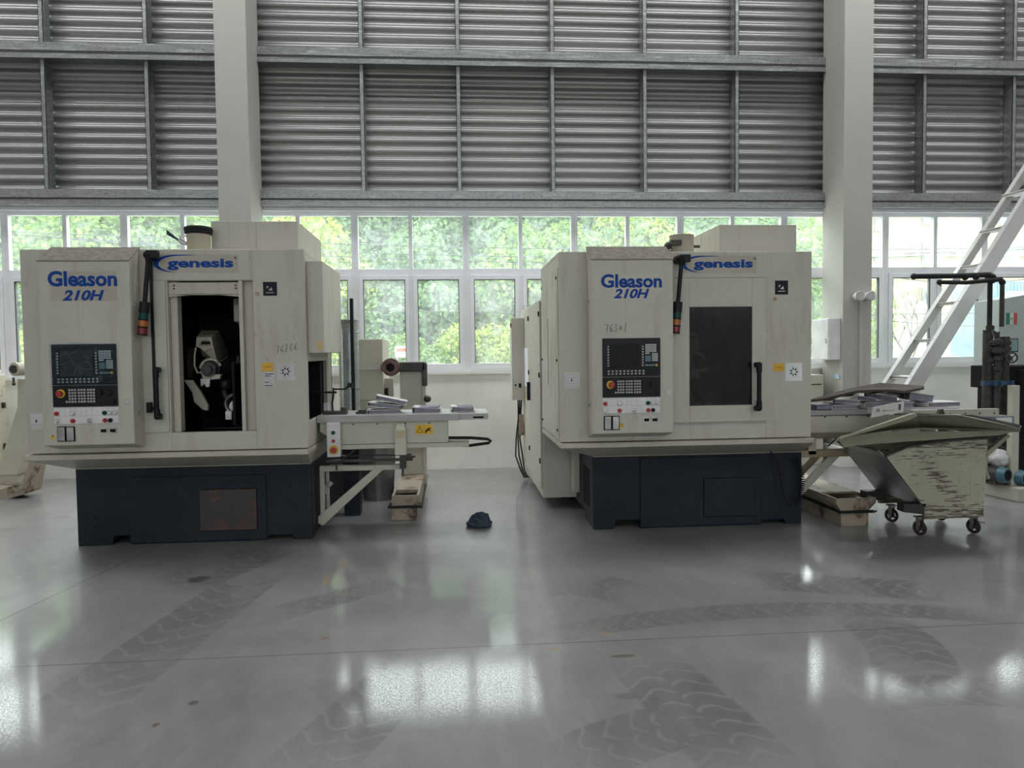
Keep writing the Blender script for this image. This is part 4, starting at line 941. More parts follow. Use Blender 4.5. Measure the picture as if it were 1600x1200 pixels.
g.box(a.x, b.x, 6.79, 6.81, (a.z+b.z)/2-.02, (a.z+b.z)/2+.06).cyl((b.x, 6.78, (a.z+b.z)/2+.05), (b.x+.03, 6.8, (a.z+b.z)/2+.08), .02)
g.build('valve_rail', 'white', r)

# magnetic dial-gauge stand on the conveyor
r = thing('gauge_stand', (-.95, 6.5, 1.035), 'black jointed gauge stand with thin rods on the left conveyor', 'stand')
Z = 1.035
G().box(-1.13, -.93, 6.42, 6.52, Z, Z+.03).box(-.98, -.93, 6.42, 6.52, Z+.03, Z+.06).build('stand_base', 'oily', r, bevel=.003)
g = G(); p = [at(520, 642, 6.47), at(519, 630, 6.47), at(521, 618, 6.47), at(521, 606, 6.47)]; g.tube(p, .008)
g.cyl(at(508, 613, 6.47), at(526, 613, 6.47), .009).cyl(at(482, 612, 6.47), at(512, 613, 6.47), .006).cyl(at(521, 608, 6.47), at(540, 608, 6.47), .007).cyl(at(540, 608, 6.47), at(563, 608, 6.47), .0025)
g.build('stand_arm', 'black', r)
a = at(547, 602, 6.46); G().box(a.x-.02, a.x+.02, 6.45, 6.49, a.z-.02, a.z+.02).cyl(at(540, 607, 6.46), a, .008).build('gauge_head', 'black', r)
r2 = G().box(-.85, -.74, 6.42, 6.55, Z, Z+.02).box(-.83, -.76, 6.44, 6.5, Z+.02, Z+.035).tube([(-.74, 6.45, Z+.008), (-.62, 6.43, Z+.006), (-.55, 6.45, Z+.006)], .006).build('gauge_clamp', 'oily', label='small dark clamp lying between the gauge stand and the binder pile', cat='clamp')
G().box(-1.145, -1.105, 6.56, 6.62, Z, Z+.09).build('white_block', 'white', label='small white block beside the gauge stand on the left conveyor', cat='block')

# ---------------------------------------------------------------- binders
def binder(c, L, W, T, yaw=0, pitch=0, roll=0, label='', group=None, dark=False, fan=0):
    """ring binder lying flat: spine towards -x, c = centre of its bottom"""
    root = bpy.data.objects.new('ring_binder', None); COL.objects.link(root); tag(root, label, 'binder', group)
    root.location = (0, 0, 0)
    g = G(); t = .004
    g.box(-L/2, L/2, -W/2, W/2, 0, t).box(-L/2, -L/2+t, -W/2, W/2, t, T)
    s = len(g.v); g.box(-L/2, L/2, -W/2, W/2, T-t, T)
    if fan: g.xf(s, rotm((-L/2, 0, T), 'Y', -fan))
    c1 = g.build('cover', 'coverdark' if dark else 'cover', root)
    p = G().box(-L/2+.02, L/2-.012, -W/2+.008, W/2-.008, t, T-t).build('page_block', 'page', root)
    k = G(); 
    for yy in (-W*.25, W*.25): k.torus((-L/2+.02, yy, T*.5), (0, 1, 0), T*.36, .002, 14, 5)
    k.build('rings', 'chrome', root)
    root.location = c; root.rotation_euler = (math.radians(roll), math.radians(pitch), math.radians(yaw))
    return root
Z = 1.036
def lie(px, Y, z): p = at(px, 600, Y); return (p.x, Y, z)
B1 = 'binders on the left conveyor'
binder(lie(600, 6.5, Z), .30, .24, .035, 4, 0, 0, 'white ring binder lowest in the pile by the gauge stand', B1)
binder(lie(603, 6.5, Z+.052), .29, .23, .035, -6, 6, 0, 'white ring binder in the middle of the pile by the gauge stand', B1)
binder(lie(611, 6.5, Z+.098), .27, .22, .035, 3, 13, 0, 'white ring binder tilted on top of the pile by the gauge stand', B1)
binder(lie(667, 6.5, Z), .24, .26, .055, -3, 0, 0, 'single ring binder above the warning sticker on the left conveyor', B1, fan=-4)
binder(lie(722, 6.55, Z), .21, .26, .05, 2, 0, 0, 'single ring binder at the free end of the left conveyor', B1, fan=-4)

# ---------------------------------------------------------------- chip conveyor behind the left machine
r = thing('chip_conveyor', (-.47, 7.5, 0), 'oil-stained chip conveyor with upright neck and motor behind the left conveyor', 'conveyor')
g = G()
g.prism([(-.60, 6.86, 0), (-.36, 6.86, 0), (-.36, 6.86, .12), (-.60, 6.86, .12)], (0, 1.9, 0))
g.build('lower_trough', 'trough', r, bevel=.004)
G().box(-.63, -.32, 6.83, 7.0, .12, .14).build('rubber_gasket', 'rubber', r)
g = G(); g.box(-.595, -.345, 6.85, 6.87, .14, .235).box(-.595, -.575, 6.87, 8.7, .14, .235).box(-.365, -.345, 6.87, 8.7, .14, .235).box(-.575, -.365, 7.15, 8.7, .20, .235)
g.build('upper_trough', 'trough', r, bevel=.003)
G().box(-.575, -.365, 6.87, 7.15, .14, .16).build('trough_mouth', 'oily', r)
a = [(8.04, .235), (8.04, 1.38), (8.4, 1.38), (8.5, .235)]
G().prism([(-.585, y, z) for y, z in a], (.235, 0, 0)).build('upright_neck', 'creamclean', r, bevel=.006)
G().box(-.352, -.31, 8.02, 8.1, .1, 1.40).build('neck_flange', 'creamclean', r, bevel=.003)
g = G(); 
for i in range(40): g.cyl((-.335, 6.95+i*.04, .10+i*.001), (-.315, 6.95+i*.04, .10+i*.001), .012, n=6)
g.build('drive_chain', 'oily', r)
g = G(); g.box(-.59, -.31, 7.98, 8.12, 1.36, 1.46).cyl((-.60, 8.05, 1.42), (-.30, 8.05, 1.42), .045).box(-.345, -.29, 7.98, 8.1, 1.2, 1.45)
g.build('drive_housing', 'oily', r, bevel=.01)
g = G(); g.cyl((-.67, 7.9, 1.41), (-.67, 8.1, 1.41), .095, n=24).cyl((-.67, 7.86, 1.41), (-.67, 7.9, 1.41), .07).cyl((-.78, 8.0, 1.42), (-.70, 8.0, 1.42), .05)
m_ = g.build('drive_motor', plain('rusty_brown_motor', (.16, .09, .065), .5, var=.4, scale=12), r, bevel=.004)
G().cyl((-.67, 7.855, 1.41), (-.67, 7.862, 1.41), .045).build('motor_hub', 'dark', m_)
g = G(); g.ball((-.29, 8.0, 1.06), .04).cyl((-.32, 8.0, 1.07), (-.27, 8.0, 1.07), .02); g.build('adjusting_knob', 'oily', r)
g = G(); g.box(-.79, -.68, 8.3, 8.4, 1.02, 1.28); swb = g.build('switch_box', 'creamclean', label='small cream switch box hanging beside the chip conveyor neck', cat='switch box', bevel=.004)
g = G(); g.box(-.77, -.735, 8.26, 8.3, 1.10, 1.17).tube([(-.75, 8.28, 1.12), (-.72, 8.27, 1.02), (-.75, 8.27, .96), (-.68, 8.27, 1.0)], .012); g.build('cable_plug', 'black', swb)

# grey service cabinet, duct
r = thing('service_cabinet', (-.9, 8.3, 0), 'cream floor-standing cabinet between the duct and the chip conveyor neck', 'cabinet')
G().box(-1.25, -.775, 8.15, 8.95, .0, 1.715).build('cabinet_body', 'creamclean', r, bevel=.006)
G().box(-1.24, -.785, 8.143, 8.15, 1.05, 1.06).box(-1.24, -.785, 8.143, 8.15, 1.38, 1.385).build('panel_seams', 'keys', r)
r = thing('fan_housing', (-.8, 7.9, 0), 'round black fan housing on a grey tub under the left conveyor', 'fan')
G().cyl((-.83, 7.95, .0), (-.83, 7.95, .62), .16, .20, 24).build('tub', 'chute', r)
G().ball((-.83, 7.95, .62), .2, (1, 1, .45)).build('dome', 'rubber', r)
r = thing('exhaust_duct', (-.995, 7.2, 0), 'galvanised round duct standing between the left machine and the cream cabinet', 'duct')
G().cyl((-.995, 7.2, .64), (-.995, 7.2, 1.88), .083, n=32).build('duct_pipe', 'duct', r)
g = G(); g.torus((-.995, 7.2, 1.76), (0, 0, 1), .084, .006, 32, 6).torus((-.995, 7.2, 1.79), (0, 0, 1), .084, .004, 32, 6).torus((-.995, 7.2, 1.88), (0, 0, 1), .083, .006, 32, 6); g.build('duct_seams', 'duct', r)
G().cyl((-.995, 7.2, 1.80), (-.995, 7.2, 1.872), .0855, n=32, caps=False).build('sealant_band', worn('torn_sealant', (.42, .42, .4), (.10, .10, .10), .5, (1, 1, 1), 8), r)
g = G(); g.box(-1.07, -.92, 7.12, 7.28, 0, .64); g.build('duct_stand', 'base', r, bevel=.005)

# ---------------------------------------------------------------- left edge: second chip conveyor
r = thing('chip_conveyor', (-4.95, 8.7, 0), 'slanted stained chip conveyor at the far left of the room', 'conveyor')
a = [at(30, 600, 8.7), at(42, 592, 8.7), at(42, 700, 8.7), at(30, 742, 8.7), at(0, 742, 8.7), at(28, 640, 8.7)]
G().prism([at(27, 592, 8.7), at(50, 592, 8.7), at(42, 690, 8.7), at(27, 742, 8.7), at(-6, 742, 8.7), at(27, 636, 8.7)], (0, .25, 0)).build('slanted_neck', 'creamclean', r, bevel=.005)
G().prism([at(-60, 790, 8.5), at(-60, 760, 8.5), at(2, 764, 8.5), at(33, 755, 8.5), at(46, 720, 8.5), at(54, 722, 8.5), at(45, 770, 8.5), at(0, 784, 8.5)], (0, .25, 0)).build('lower_trough', 'trough', r, bevel=.004)
G().prism([at(-60, 760, 8.75), at(-60, 735, 8.75), at(28, 742, 8.75), at(27, 755, 8.75), at(0, 764, 8.75)], (0, .25, 0)).build('collecting_pan', 'creamclean', r, bevel=.005)
c = at(22, 577, 8.6); g = G(); g.cyl(c, c+Vector((.05, .14, 0)), .075, n=22).cyl(c+Vector((0, -.01, 0)), c, .055).cyl(c+Vector((.1, .1, 0)), c+Vector((.25, .2, 0)), .06)
mm = g.build('drive_motor', 'cream', r, bevel=.004); G().cyl(c+Vector((0, -.014, 0)), c+Vector((0, -.01, 0)), .045).build('motor_hub', 'oily', mm)
p = at(21, 590, 8.6); G().tube([p, p+Vector((0, 0, -.06))], .012).ball(p+Vector((0, 0, -.07)), .02).build('drain_cock', 'oily', r)
r = thing('machine_cabinet', (-5.3, 8.2, 0), 'rust-spotted cream cabinet by the window wall, left of the slanted conveyor', 'cabinet')
a = at(8, 585, 9.5)
G().box(a.x-1.0, a.x, 8.9, 9.5, 0, a.z).build('cabinet_body', 'cream', r, bevel=.01)
each('door_hinge', 'oily', r, ((a.x, a.x+.03, 9.40, 9.44, .95, 1.02), (a.x, a.x+.03, 9.40, 9.44, .45, .52)))

# ---------------------------------------------------------------- hat on the floor
import mathutils.noise as mn
h = atz(748, 822); g = G(); nu, nv = 40, 18; vs = []
for j in range(nv+1):
    for i in range(nu):
        t = math.tau*i/nu; q = j/nv; R = .105*(1-q)**.55+.002; zz = .125*math.sin(q*math.pi/2)
        p = Vector((R*math.cos(t)*1.0, R*math.sin(t)*.8, zz)); nz = mn.noise_vector(p*12+Vector((3, 1, 7)))*.016+mn.noise_vector(p*34)*.009
        p += nz*(min(1, q*4)); p.x += .025*q; p.z = max(p.z, 0.002); vs.append(h+p)
g.add(vs, [(j*nu+i, j*nu+(i+1) % nu, (j+1)*nu+(i+1) % nu, (j+1)*nu+i) for j in range(nv) for i in range(nu)], True)
hr = thing('cloth_hat', (h.x, h.y, 0), 'crumpled dark blue cloth hat lying on the open floor between the machines', 'hat')
g.build('hat_crown', 'cloth', hr)
g = G(); vs = []
for i in range(nu):
    t = math.tau*i/nu
    for rr, q in ((.080, .02), (.10, .03), (.125, .006)):
        p = Vector((rr*math.cos(t), rr*math.sin(t)*.75, q)); p += mn.noise_vector(p*16)*.018; p.z = max(.003, p.z+.02*max(0, math.sin(2*t+1))); vs.append(h+p)
g.add(vs, [(i*3+k, ((i+1) % nu)*3+k, ((i+1) % nu)*3+k+1, i*3+k+1) for i in range(nu) for k in range(2)], True)
o = g.build('hat_brim', 'cloth', hr); sm = o.modifiers.new('thick', 'SOLIDIFY'); sm.thickness = .004
G().tube([h+Vector((-.04+.09*t, -.095+.04*t, .09-.10*t*t)) for t in [i/10 for i in range(11)]], .003, 6).build('brim_seam', plain('grey_stitch', (.12, .13, .15), .8), hr)

# ---------------------------------------------------------------- right conveyor / bench
r = thing('part_conveyor', (3.5, 6.55, .6), 'grey part conveyor buried under binders at the right machine', 'conveyor')
G().box(2.99, 4.55, 6.3, 6.9, .955, 1.0).build('table_top', plain('grey_table_b', (.36, .36, .36), .45), r, bevel=.004)
g = G(); g.prism([(3.0, 6.32, .95), (3.0, 6.32, .80), (3.0, 6.40, .735), (3.0, 6.85, .735), (3.0, 6.85, .95)], (1.35, 0, 0)); g.build('side_beam', 'creamclean', r, bevel=.006)
g = G()
each('screw', 'dark', r, [((x, 6.32, .94), (x, 6.315, .94), .007) for x in (3.3, 3.5, 3.7)])
G().box(3.165, 3.235, 6.35, 6.45, .6, .75).build('support_leg', 'creamclean', r)
r = thing('support_bracket', (3.3, 6.5, .1), 'cream bracket with two diagonal struts under the right conveyor', 'bracket')
M['tan'] = plain('tan_paint', (.36, .29, .19), .5)
each('bracket_beam', 'tan', r, ((3.07, 3.56, 6.35, 6.45, .575, .635), (3.07, 3.56, 7.0, 7.1, .575, .635)), .003)
for yy, dx, mt in ((6.36, 0, 'creamclean'), (6.62, -.0, 'tan')):
    G().prism([(3.07+dx, yy, .19+.0), (3.07+dx, yy, .27), (3.36+dx, yy, .575), (3.46+dx, yy, .575)], (0, .05, 0)).build('diagonal_strut', mt, r, bevel=.003)
G().tube([at(1294, 697, 6.34), at(1302, 690, 6.34), at(1307, 685, 6.34)], .006).build('loose_wire', 'black', r)
# chip conveyor of the right machine
r = thing('chip_conveyor', (3.35, 7, 0), 'low stained chip trough on the floor beside the right machine base', 'conveyor')
G().box(3.335, 3.585, 6.1, 8.6, 0, .125).build('lower_trough', 'trough', r, bevel=.004)
G().box(3.315, 3.625, 6.07, 6.1, .12, .14).box(3.315, 3.335, 6.1, 8.6, .12, .135).build('rubber_gasket', 'rubber', r)
g = G(); g.prism([(3.335, 6.1, .135), (3.585, 6.1, .135), (3.655, 6.1, .205), (3.655, 6.1, .245), (3.29, 6.1, .245), (3.29, 6.1, .205)], (0, .02, 0))
g.prism([(3.335, 6.12, .135), (3.29, 6.12, .205), (3.29, 6.12, .245), (3.31, 6.12, .245), (3.31, 6.12, .21), (3.35, 6.12, .15)], (0, 2.4, 0)).prism([(3.585, 6.12, .135), (3.655, 6.12, .205), (3.655, 6.12, .245), (3.635, 6.12, .245), (3.635, 6.12, .21), (3.57, 6.12, .15)], (0, 2.4, 0))
g.box(3.31, 3.635, 6.42, 8.5, .225, .243)
g.build('upper_trough', 'trough', r, bevel=.003)
G().box(3.34, 3.58, 6.12, 6.42, .135, .16).build('trough_mouth', 'oily', r)
G().tube([(3.59, 6.08, .13), (3.64, 6.07, .135)], .008).build('screw_handle', 'oily', r)

# ---------------------------------------------------------------- tipping cart
NY, FY2 = 5.65, 6.3
r = thing('chip_cart', (3.95, 5.97, 0), 'scratched cream tipping cart on castors in front of the right conveyor', 'cart')
def cp(px, py, Y): return at(px, py, Y)
side = [cp(1442, 791, NY), cp(1538, 791, NY), cp(1543, 700, NY), cp(1543, 686, NY), cp(1460, 690, NY), cp(1420, 697, NY), cp(1382, 714, NY)]
sidep = [(v.x, v.z) for v in side]
g = G(); g.prism([(x, NY, z) for x, z in sidep], (0, .012, 0))
g.prism([(x, FY2-.012, z) for x, z in sidep], (0, .012, 0))
# front chute sheet (left, sloping), lip, back sheet and bottom
c1, c2 = sidep[0], sidep[-1]; lip = (sidep[-1][0]-.05, sidep[-1][1]+.02)
g2 = G(); g2.prism([(c1[0], NY, c1[1]), (c2[0], NY, c2[1]), (c2[0]-.06, NY, c2[1]+.05), (c2[0]-.05, NY, c2[1]+.06), (c2[0]+.012, NY, c2[1]+.01), (c1[0]+.012, NY, c1[1])], (0, FY2-NY, 0))
g.box(sidep[1][0]-.012, sidep[1][0], NY+.012, FY2-.012, sidep[1][1], sidep[3][1]); g.box(sidep[0][0], sidep[1][0], NY+.012, FY2-.012, sidep[0][1], sidep[0][1]+.01)
body = g.build('hopper', 'cart', r, bevel=.003)
g2.build('hopper_chute', 'chute', r, bevel=.003)
g = G(); zb0, zb1 = .155, sidep[0][1]
xa, xb = sidep[0][0]+.01, sidep[1][0]-.01
g.box(xa, xb, NY-.008, NY+.03, zb0, zb1).box(xa, xb, FY2-.03, FY2+.008, zb0, zb1).box(xb-.03, xb, NY, FY2, zb0, zb1)
g.build('under_frame', 'cart', r, bevel=.003)
for yy in (NY, FY2-.1): G().prism([(xa-.17, yy, .215), (xa+.02, yy, .19), (xa+.02, yy, zb1+.02), (xa-.17, yy, zb1+.02)], (0, .10, 0)).build('castor_bracket', 'oily', r, bevel=.004)
G().tube([cp(1460, 690, NY-.01), cp(1500, 686, NY-.01), cp(1543, 684, NY-.01)], .012).tube([cp(1543, 684, NY-.01), cp(1543, 684, NY-.01)+Vector((0, .6, 0))], .012).tube([cp(1460, 690, NY-.01), cp(1420, 697, NY-.01), cp(1383, 713, NY-.01)], .010).build('rim_tube', 'oily', r)
p = cp(1541, 716, NY); q = cp(1575, 682, NY)
G().prism([p, p+Vector((.0, 0, .05)), q+Vector((0, 0, .02)), q+Vector((.02, 0, 0))], (0, .04, 0)).tube([p+Vector((.01, .02, -.0)), p+Vector((.0, .02, -.1)), p+Vector((.03, .02, -.17))], .02).build('push_handle', 'guard', r)
def castor(px, py, Y, swing, brake=False):
    c = at(px, py, Y); R = .063; c.z = R+.001
    k = G().torus(c, (math.cos(swing), math.sin(swing), 0), R-.013, .013, 26, 8).cyl(c-Vector((math.cos(swing), math.sin(swing), 0))*.014, c+Vector((math.cos(swing), math.sin(swing), 0))*.014, .022)
    for i in range(4):
        t = i*math.pi/2+.4; d = Vector((-math.sin(swing)*math.cos(t), math.cos(swing)*math.cos(t), math.sin(t)))
        k.tube([c, c+d*(R-.014)], .009, 6)
    wh = k.build('castor_wheel', plain('castor_rubber', (.05, .035, .03), .5), r)
    ax = Vector((math.cos(swing), math.sin(swing), 0)); f = G()
    for s_ in (-1, 1):
        o_ = c+ax*s_*.022; f.prism([o_+Vector((0, -.012, -.02)), o_+Vector((0, .012, -.02)), o_+Vector((0, .03, .09)), o_+Vector((0, -.03, .09))], ax*s_*.004)
    f.box(c.x-.035, c.x+.035, c.y-.035, c.y+.035, c.z+.085, c.z+.095).cyl(c-ax*.03, c+ax*.03, .008, n=10)
    if brake: f.prism([c+Vector((.02, -.02, .05)), c+Vector((.09, -.02, .035)), c+Vector((.085, -.02, .02)), c+Vector((.02, -.02, .03))], (0, .03, 0))
    f.build('fork', 'steel', wh)
castor(1437, 825, 5.73, .35); castor(1521, 823, 5.73, .3, True); castor(1393, 812, 6.2, .5); castor(1470, 812, 6.2, .2)

# ---------------------------------------------------------------- sheet metal and boards heaped on the cart
def sheet(name, quad, thick, mat, label, cat, cap=True):
    g = G(); n = len(quad); Nn = (quad[1]-quad[0]).cross(quad[-1]-quad[0]).normalized()
    g.prism(quad, Nn*thick); return g.build(name, mat, label=label, cat=cat)
P = at
g = G()
g.add([P(1309, 685, 5.5), P(1393, 672, 5.5), P(1393, 686, 5.5), P(1345, 695, 5.5), P(1318, 699, 5.5)], [(0, 1, 2, 3, 4)])
g.add([P(1393, 674, 5.52), P(1437, 669, 5.52), P(1437, 676, 5.52), P(1393, 684, 5.52)], [(0, 1, 2, 3)])
g.add([P(1393, 676, 5.54), P(1440, 674, 5.54), P(1590, 673, 5.6), P(1560, 680, 5.6), P(1500, 683, 5.6), P(1400, 691, 5.54), P(1340, 696, 5.54)], [(0, 1, 2, 3, 4, 5, 6)])
g.add([P(1309, 685, 5.5), P(1393, 672, 5.5), P(1437, 669, 5.52), P(1590, 673, 5.6), P(1590, 670, 6.1), P(1437, 664, 6.1), P(1393, 668, 6.1), P(1316, 681, 6.1)], [(0, 1, 6, 7), (1, 2, 5, 6), (2, 3, 4, 5)])
o = g.build('sheet_metal_guard', 'guard', label='flanged olive-cream metal guard, lower of the two laid across the cart', cat='metal guard')
sm = o.modifiers.new('thick', 'SOLIDIFY'); sm.thickness = .004; sm.offset = 0
g = G()
A_ = [P(1312, 684, 5.42), P(1423, 648, 5.30), P(1432, 645.5, 5.30), P(1500, 649, 5.30), P(1594, 669, 5.42)]
B_ = [P(1322, 688, 5.6), P(1392, 673, 5.72), P(1437, 668, 5.72), P(1500, 673, 5.72), P(1594, 675, 5.62)]
Lp = [a+Vector((0, -.004, d)) for a, d in zip(A_, (-.012, -.035, -.02, -.006, -.01))]
g.add(A_+B_, [(i, i+1, i+6, i+5) for i in range(4)])
g.add([A_[0], A_[1], A_[2], Lp[2], Lp[1], Lp[0]], [(0, 1, 2, 3, 4, 5)])
Tp = [P(1320, 682, 6.0), P(1423, 645, 6.1), P(1500, 647, 6.1), P(1596, 666, 6.0)]
g.add([A_[0], A_[1], A_[3], A_[4]]+Tp, [(0, 1, 5, 4), (1, 2, 6, 5), (2, 3, 7, 6)])
o = g.build('sheet_metal_guard', 'guard', label='bent olive-cream metal guard, upper of the two, peaked over the cart', cat='metal guard')
sm = o.modifiers.new('thick', 'SOLIDIFY'); sm.thickness = .004; sm.offset = 0
a, b = P(1428, 641, 5.85), P(1561, 652, 5.85)
g = G().box(a.x, b.x, 5.85, 5.9, b.z+.005, a.z); o = g.build('guide_rail', plain('pale_rail', (.40, .39, .35), .45), label='long straight grey rail with screw holes lying on top of the guards', cat='rail', bevel=.003)
g = G()
for i in range(6): g.cyl((a.x+.06+i*.13, 5.85, (a.z+b.z)/2), (a.x+.06+i*.13, 5.846, (a.z+b.z)/2), .006, n=8)
k = g.build('screw_holes', 'dark', o)
G().prism([P(1465, 651, 5.6), P(1478, 653, 5.6), P(1474, 639, 5.6), P(1469, 640, 5.6)], (0, .03, 0)).build('angle_bracket', 'oily', label='small dark upright bracket standing on the upper guard', cat='bracket')
G().prism([P(1478, 650, 5.4), P(1594, 669, 5.42), P(1594, 666, 5.5), P(1520, 650.5, 5.5)], (0, .0, .012)).build('rubber_strip', 'rubber', label='black rubber strip lying along the edge of the upper guard', cat='strip')
top = [P(1262, 625, 6.30), P(1310, 611.5, 6.5), P(1330, 606.5, 6.55), P(1375, 598, 6.75), P(1443, 602.5, 6.75), P(1444, 605, 6.6), P(1412, 611, 6.3), P(1388, 608, 6.3), P(1367, 611.5, 6.3), P(1340, 610, 6.3), P(1330, 615, 6.3), P(1312, 616.5, 6.3), P(1298, 622, 6.3), P(1283, 623, 6.3)]
G().prism(top, (0, 0, -.022)).build('torn_board', 'board', label='torn brown board lying on the heap of binders at the right', cat='board')
# binders on the right
B2 = 'binders heaped on the right conveyor'
def rb(px, Y, z, L, W, T, yaw, pitch, label, dark=False, roll=0):
    p = at(px, 600, Y); return binder((p.x, Y, z), L, W, T, yaw, pitch, roll, label, B2, dark)
rb(1281, 6.45, 1.004, .22, .26, .045, 0, 0, 'dark ring binder against the right machine, under the torn board', True)
rb(1308, 6.45, 1.004, .26, .26, .04, 5, 0, 'white-edged ring binder second from the right machine, flat on the conveyor')
rb(1316, 6.5, 1.05, .26, .24, .035, -8, 3, 'ring binder lying across the second one from the right machine')
rb(1352, 6.55, 1.004, .24, .26, .05, 12, 0, 'ring binder flat on the conveyor behind the upright lettered binder')
rb(1340, 6.6, 1.06, .26, .22, .04, 20, 8, 'pale ring binder slanting under the middle of the torn board')
rb(1372, 6.7, 1.06, .30, .24, .05, -20, 9, 'grey ring binder sloping down to the right beneath the torn board')
rb(1390, 6.75, 1.10, .26, .22, .05, 10, 12, 'grey ring binder highest in the heap below the torn board peak')
rb(1430, 6.6, 1.05, .24, .24, .07, -12, 9, 'thick dark-covered ring binder at the right end of the torn board', True)
rb(1395, 6.55, 1.004, .26, .26, .045, 0, 0, 'ring binder flat on the conveyor beneath the thick dark-covered one')
rb(1462, 6.55, 1.004, .34, .25, .04, 4, 0, 'open white ring binder in front of the stair foot')
a = P(1374, 652, 6.0)
rb(1376, 6.1, a.z+.02, .10, .24, .04, 0, 0, 'small white ring binder wedged under the upright lettered binder')
# upright binder facing us
p0, p1, p2, p3 = P(1361, 653, 5.98), P(1411, 644, 5.98), P(1413, 627, 5.98), P(1364, 636, 5.98)
ub = bpy.data.objects.new('ring_binder', None); COL.objects.link(ub); ub.location = p0
tag(ub, 'upright white ring binder with round finger hole facing the room', 'binder', B2)
G().prism([p0, p1, p2, p3], (0, .006, 0)).build('cover', 'cover', ub)
G().prism([p1+Vector((0, .006, 0)), p1+Vector((.10, .22, -.01)), p2+Vector((.12, .22, -.04)), p2+Vector((0, .006, 0))], (-.03, 0, 0)).build('page_block', 'page', ub)
c = P(1372, 641, 5.975); G().torus(c, (0, 1, 0), .012, .002, 16, 5).build('finger_hole', 'inkblack', ub)
c = P(1406, 636, 5.975); G().box(c.x-.008, c.x+.008, 5.972, 5.976, c.z-.025, c.z+.025).build('spine_mark', 'coverdark', ub)
a, b = P(1537, 651, 5.95), P(1585, 662, 5.95)
o = G().box(a.x, b.x, 5.95, 6.2, b.z, a.z).build('steel_box', plain('blue_grey_box', (.16, .18, .21), .4), label='blue-grey flat box at the right end of the guards', cat='box', bevel=.004)
g = G().box(a.x+.11, b.x-.03, 5.94, 5.949, b.z+.005, a.z-.012); k = g.build('box_label', 'paper', o)

# ---------------------------------------------------------------- stair ladder
r = thing('steel_stair', (5.6, 8.9, 0), 'white steel stair ladder climbing to the upper right beside the column', 'stair')
NYs, FYs = 8.62, 9.10
for nm, yy, q0, q1 in (('near', NYs, (1432, 620), (1600, 350)), ('far', FYs, (1382, 620), (1582, 312))):
    A1, B1_ = at(*q0, yy), at(*q1, yy); sl = (B1_.z-A1.z)/(B1_.x-A1.x); zx = lambda z: A1.x+(z-A1.z)/sl
    wx, wt = (.20, .03) if nm == 'near' else (.15, -.03)
    if nm == 'near': g0 = (A1, sl)
    fl = .08 if nm == 'near' else -.08
    z0, z1 = 0.62, 6.2
    G().prism([(zx(z0), yy, z0), (zx(z1), yy, z1), (zx(z1)-wx, yy, z1), (zx(z0)-wx, yy, z0)], (0, .012, 0)).prism([(zx(z0)-wx, yy, z0), (zx(z1)-wx, yy, z1), (zx(z1)-wx-.012, yy, z1), (zx(z0)-wx-.012, yy, z0)], (0, fl, 0)).build('stringer', 'ladder', r)
A1, sl = g0
qx = A1.x+(.62-A1.z)/sl
G().box(qx-.22, qx+.25, NYs-.05, FYs+.03, 0, .62).build('foot_block', 'wallpaint', r, bevel=.01)
for q in range(-1, 9):
    tz = at(1435, 590, NYs).z+q*.463; xc = A1.x+(tz-A1.z)/sl-.10
    G().box(xc-.11, xc+.09, NYs+.012, FYs, tz-.012, tz+.012).box(xc-.11, xc-.098, NYs+.012, FYs, tz-.03, tz).build('tread', 'ladder', r, bevel=.002)

# electrical box on the column, emergency light, small cabinet, conduit
r = thing('distribution_box', (5.0, 9.6, 1.4), 'white metal box hung on the flank of the right column', 'electrical box')
a, b = at(1285, 502, 9.75), at(1316, 571, 9.3)
G().box(4.90, 5.063, 9.30, 9.74, 1.40, 1.945).build('box_body', M['white'], r, bevel=.006)
G().box(4.892, 4.90, 9.31, 9.73, 1.41, 1.935).build('box_door', M['white'], r, bevel=.003)
G().box(4.885, 4.892, 9.34, 9.36, 1.62, 1.68).build('latch', 'chrome', r)
G().box(5.05, 5.063, 9.32, 9.42, 1.15, 1.21).build('info_label', plain('pale_blue_label', (.45, .6, .72), .5), label='small pale blue notice on the right column below the white metal box', cat='label')
r = thing('emergency_light', (5.33, 9.2, 2.2), 'twin-head emergency lamp on the front of the right column', 'lamp')
c = at(1348, 463, 9.2)
G().box(c.x-.06, c.x+.06, 9.2, 9.25, c.z-.04, c.z+.04).build('lamp_body', 'white', r, bevel=.01)
for s_ in (-1, 1):
    hd = G().cyl((c.x+s_*.075, 9.25-.02, c.z), (c.x+s_*.075, 9.13, c.z), .05, .062, 24).build('lamp_head', 'white', r)
    G().torus((c.x+s_*.075, 9.13, c.z), (0, 1, 0), .058, .006).build('lens_ring', 'chrome', hd)
    G().cyl((c.x+s_*.075, 9.132, c.z), (c.x+s_*.075, 9.124, c.z), .052, n=24).build('lens', 'chrome', hd)
G().box(c.x-.022, c.x+.022, 9.222, 9.247, .26, c.z-.05).build('cable_duct', 'column', r)
a, b = at(1268, 583, 9.55), at(1281, 620, 9.55)
r = thing('small_cabinet', (4.4, 9.6, 0), 'low pale cabinet against the window wall left of the right column', 'cabinet')
G().box(a.x-.5, b.x, 9.45, 9.8, .0, a.z-.02).build('cabinet_body', 'creamclean', r, bevel=.006)
G().box(b.x-.2, b.x-.03, 9.444, 9.45, 1.07, 1.08).build('drawer_gap', 'dark', r)

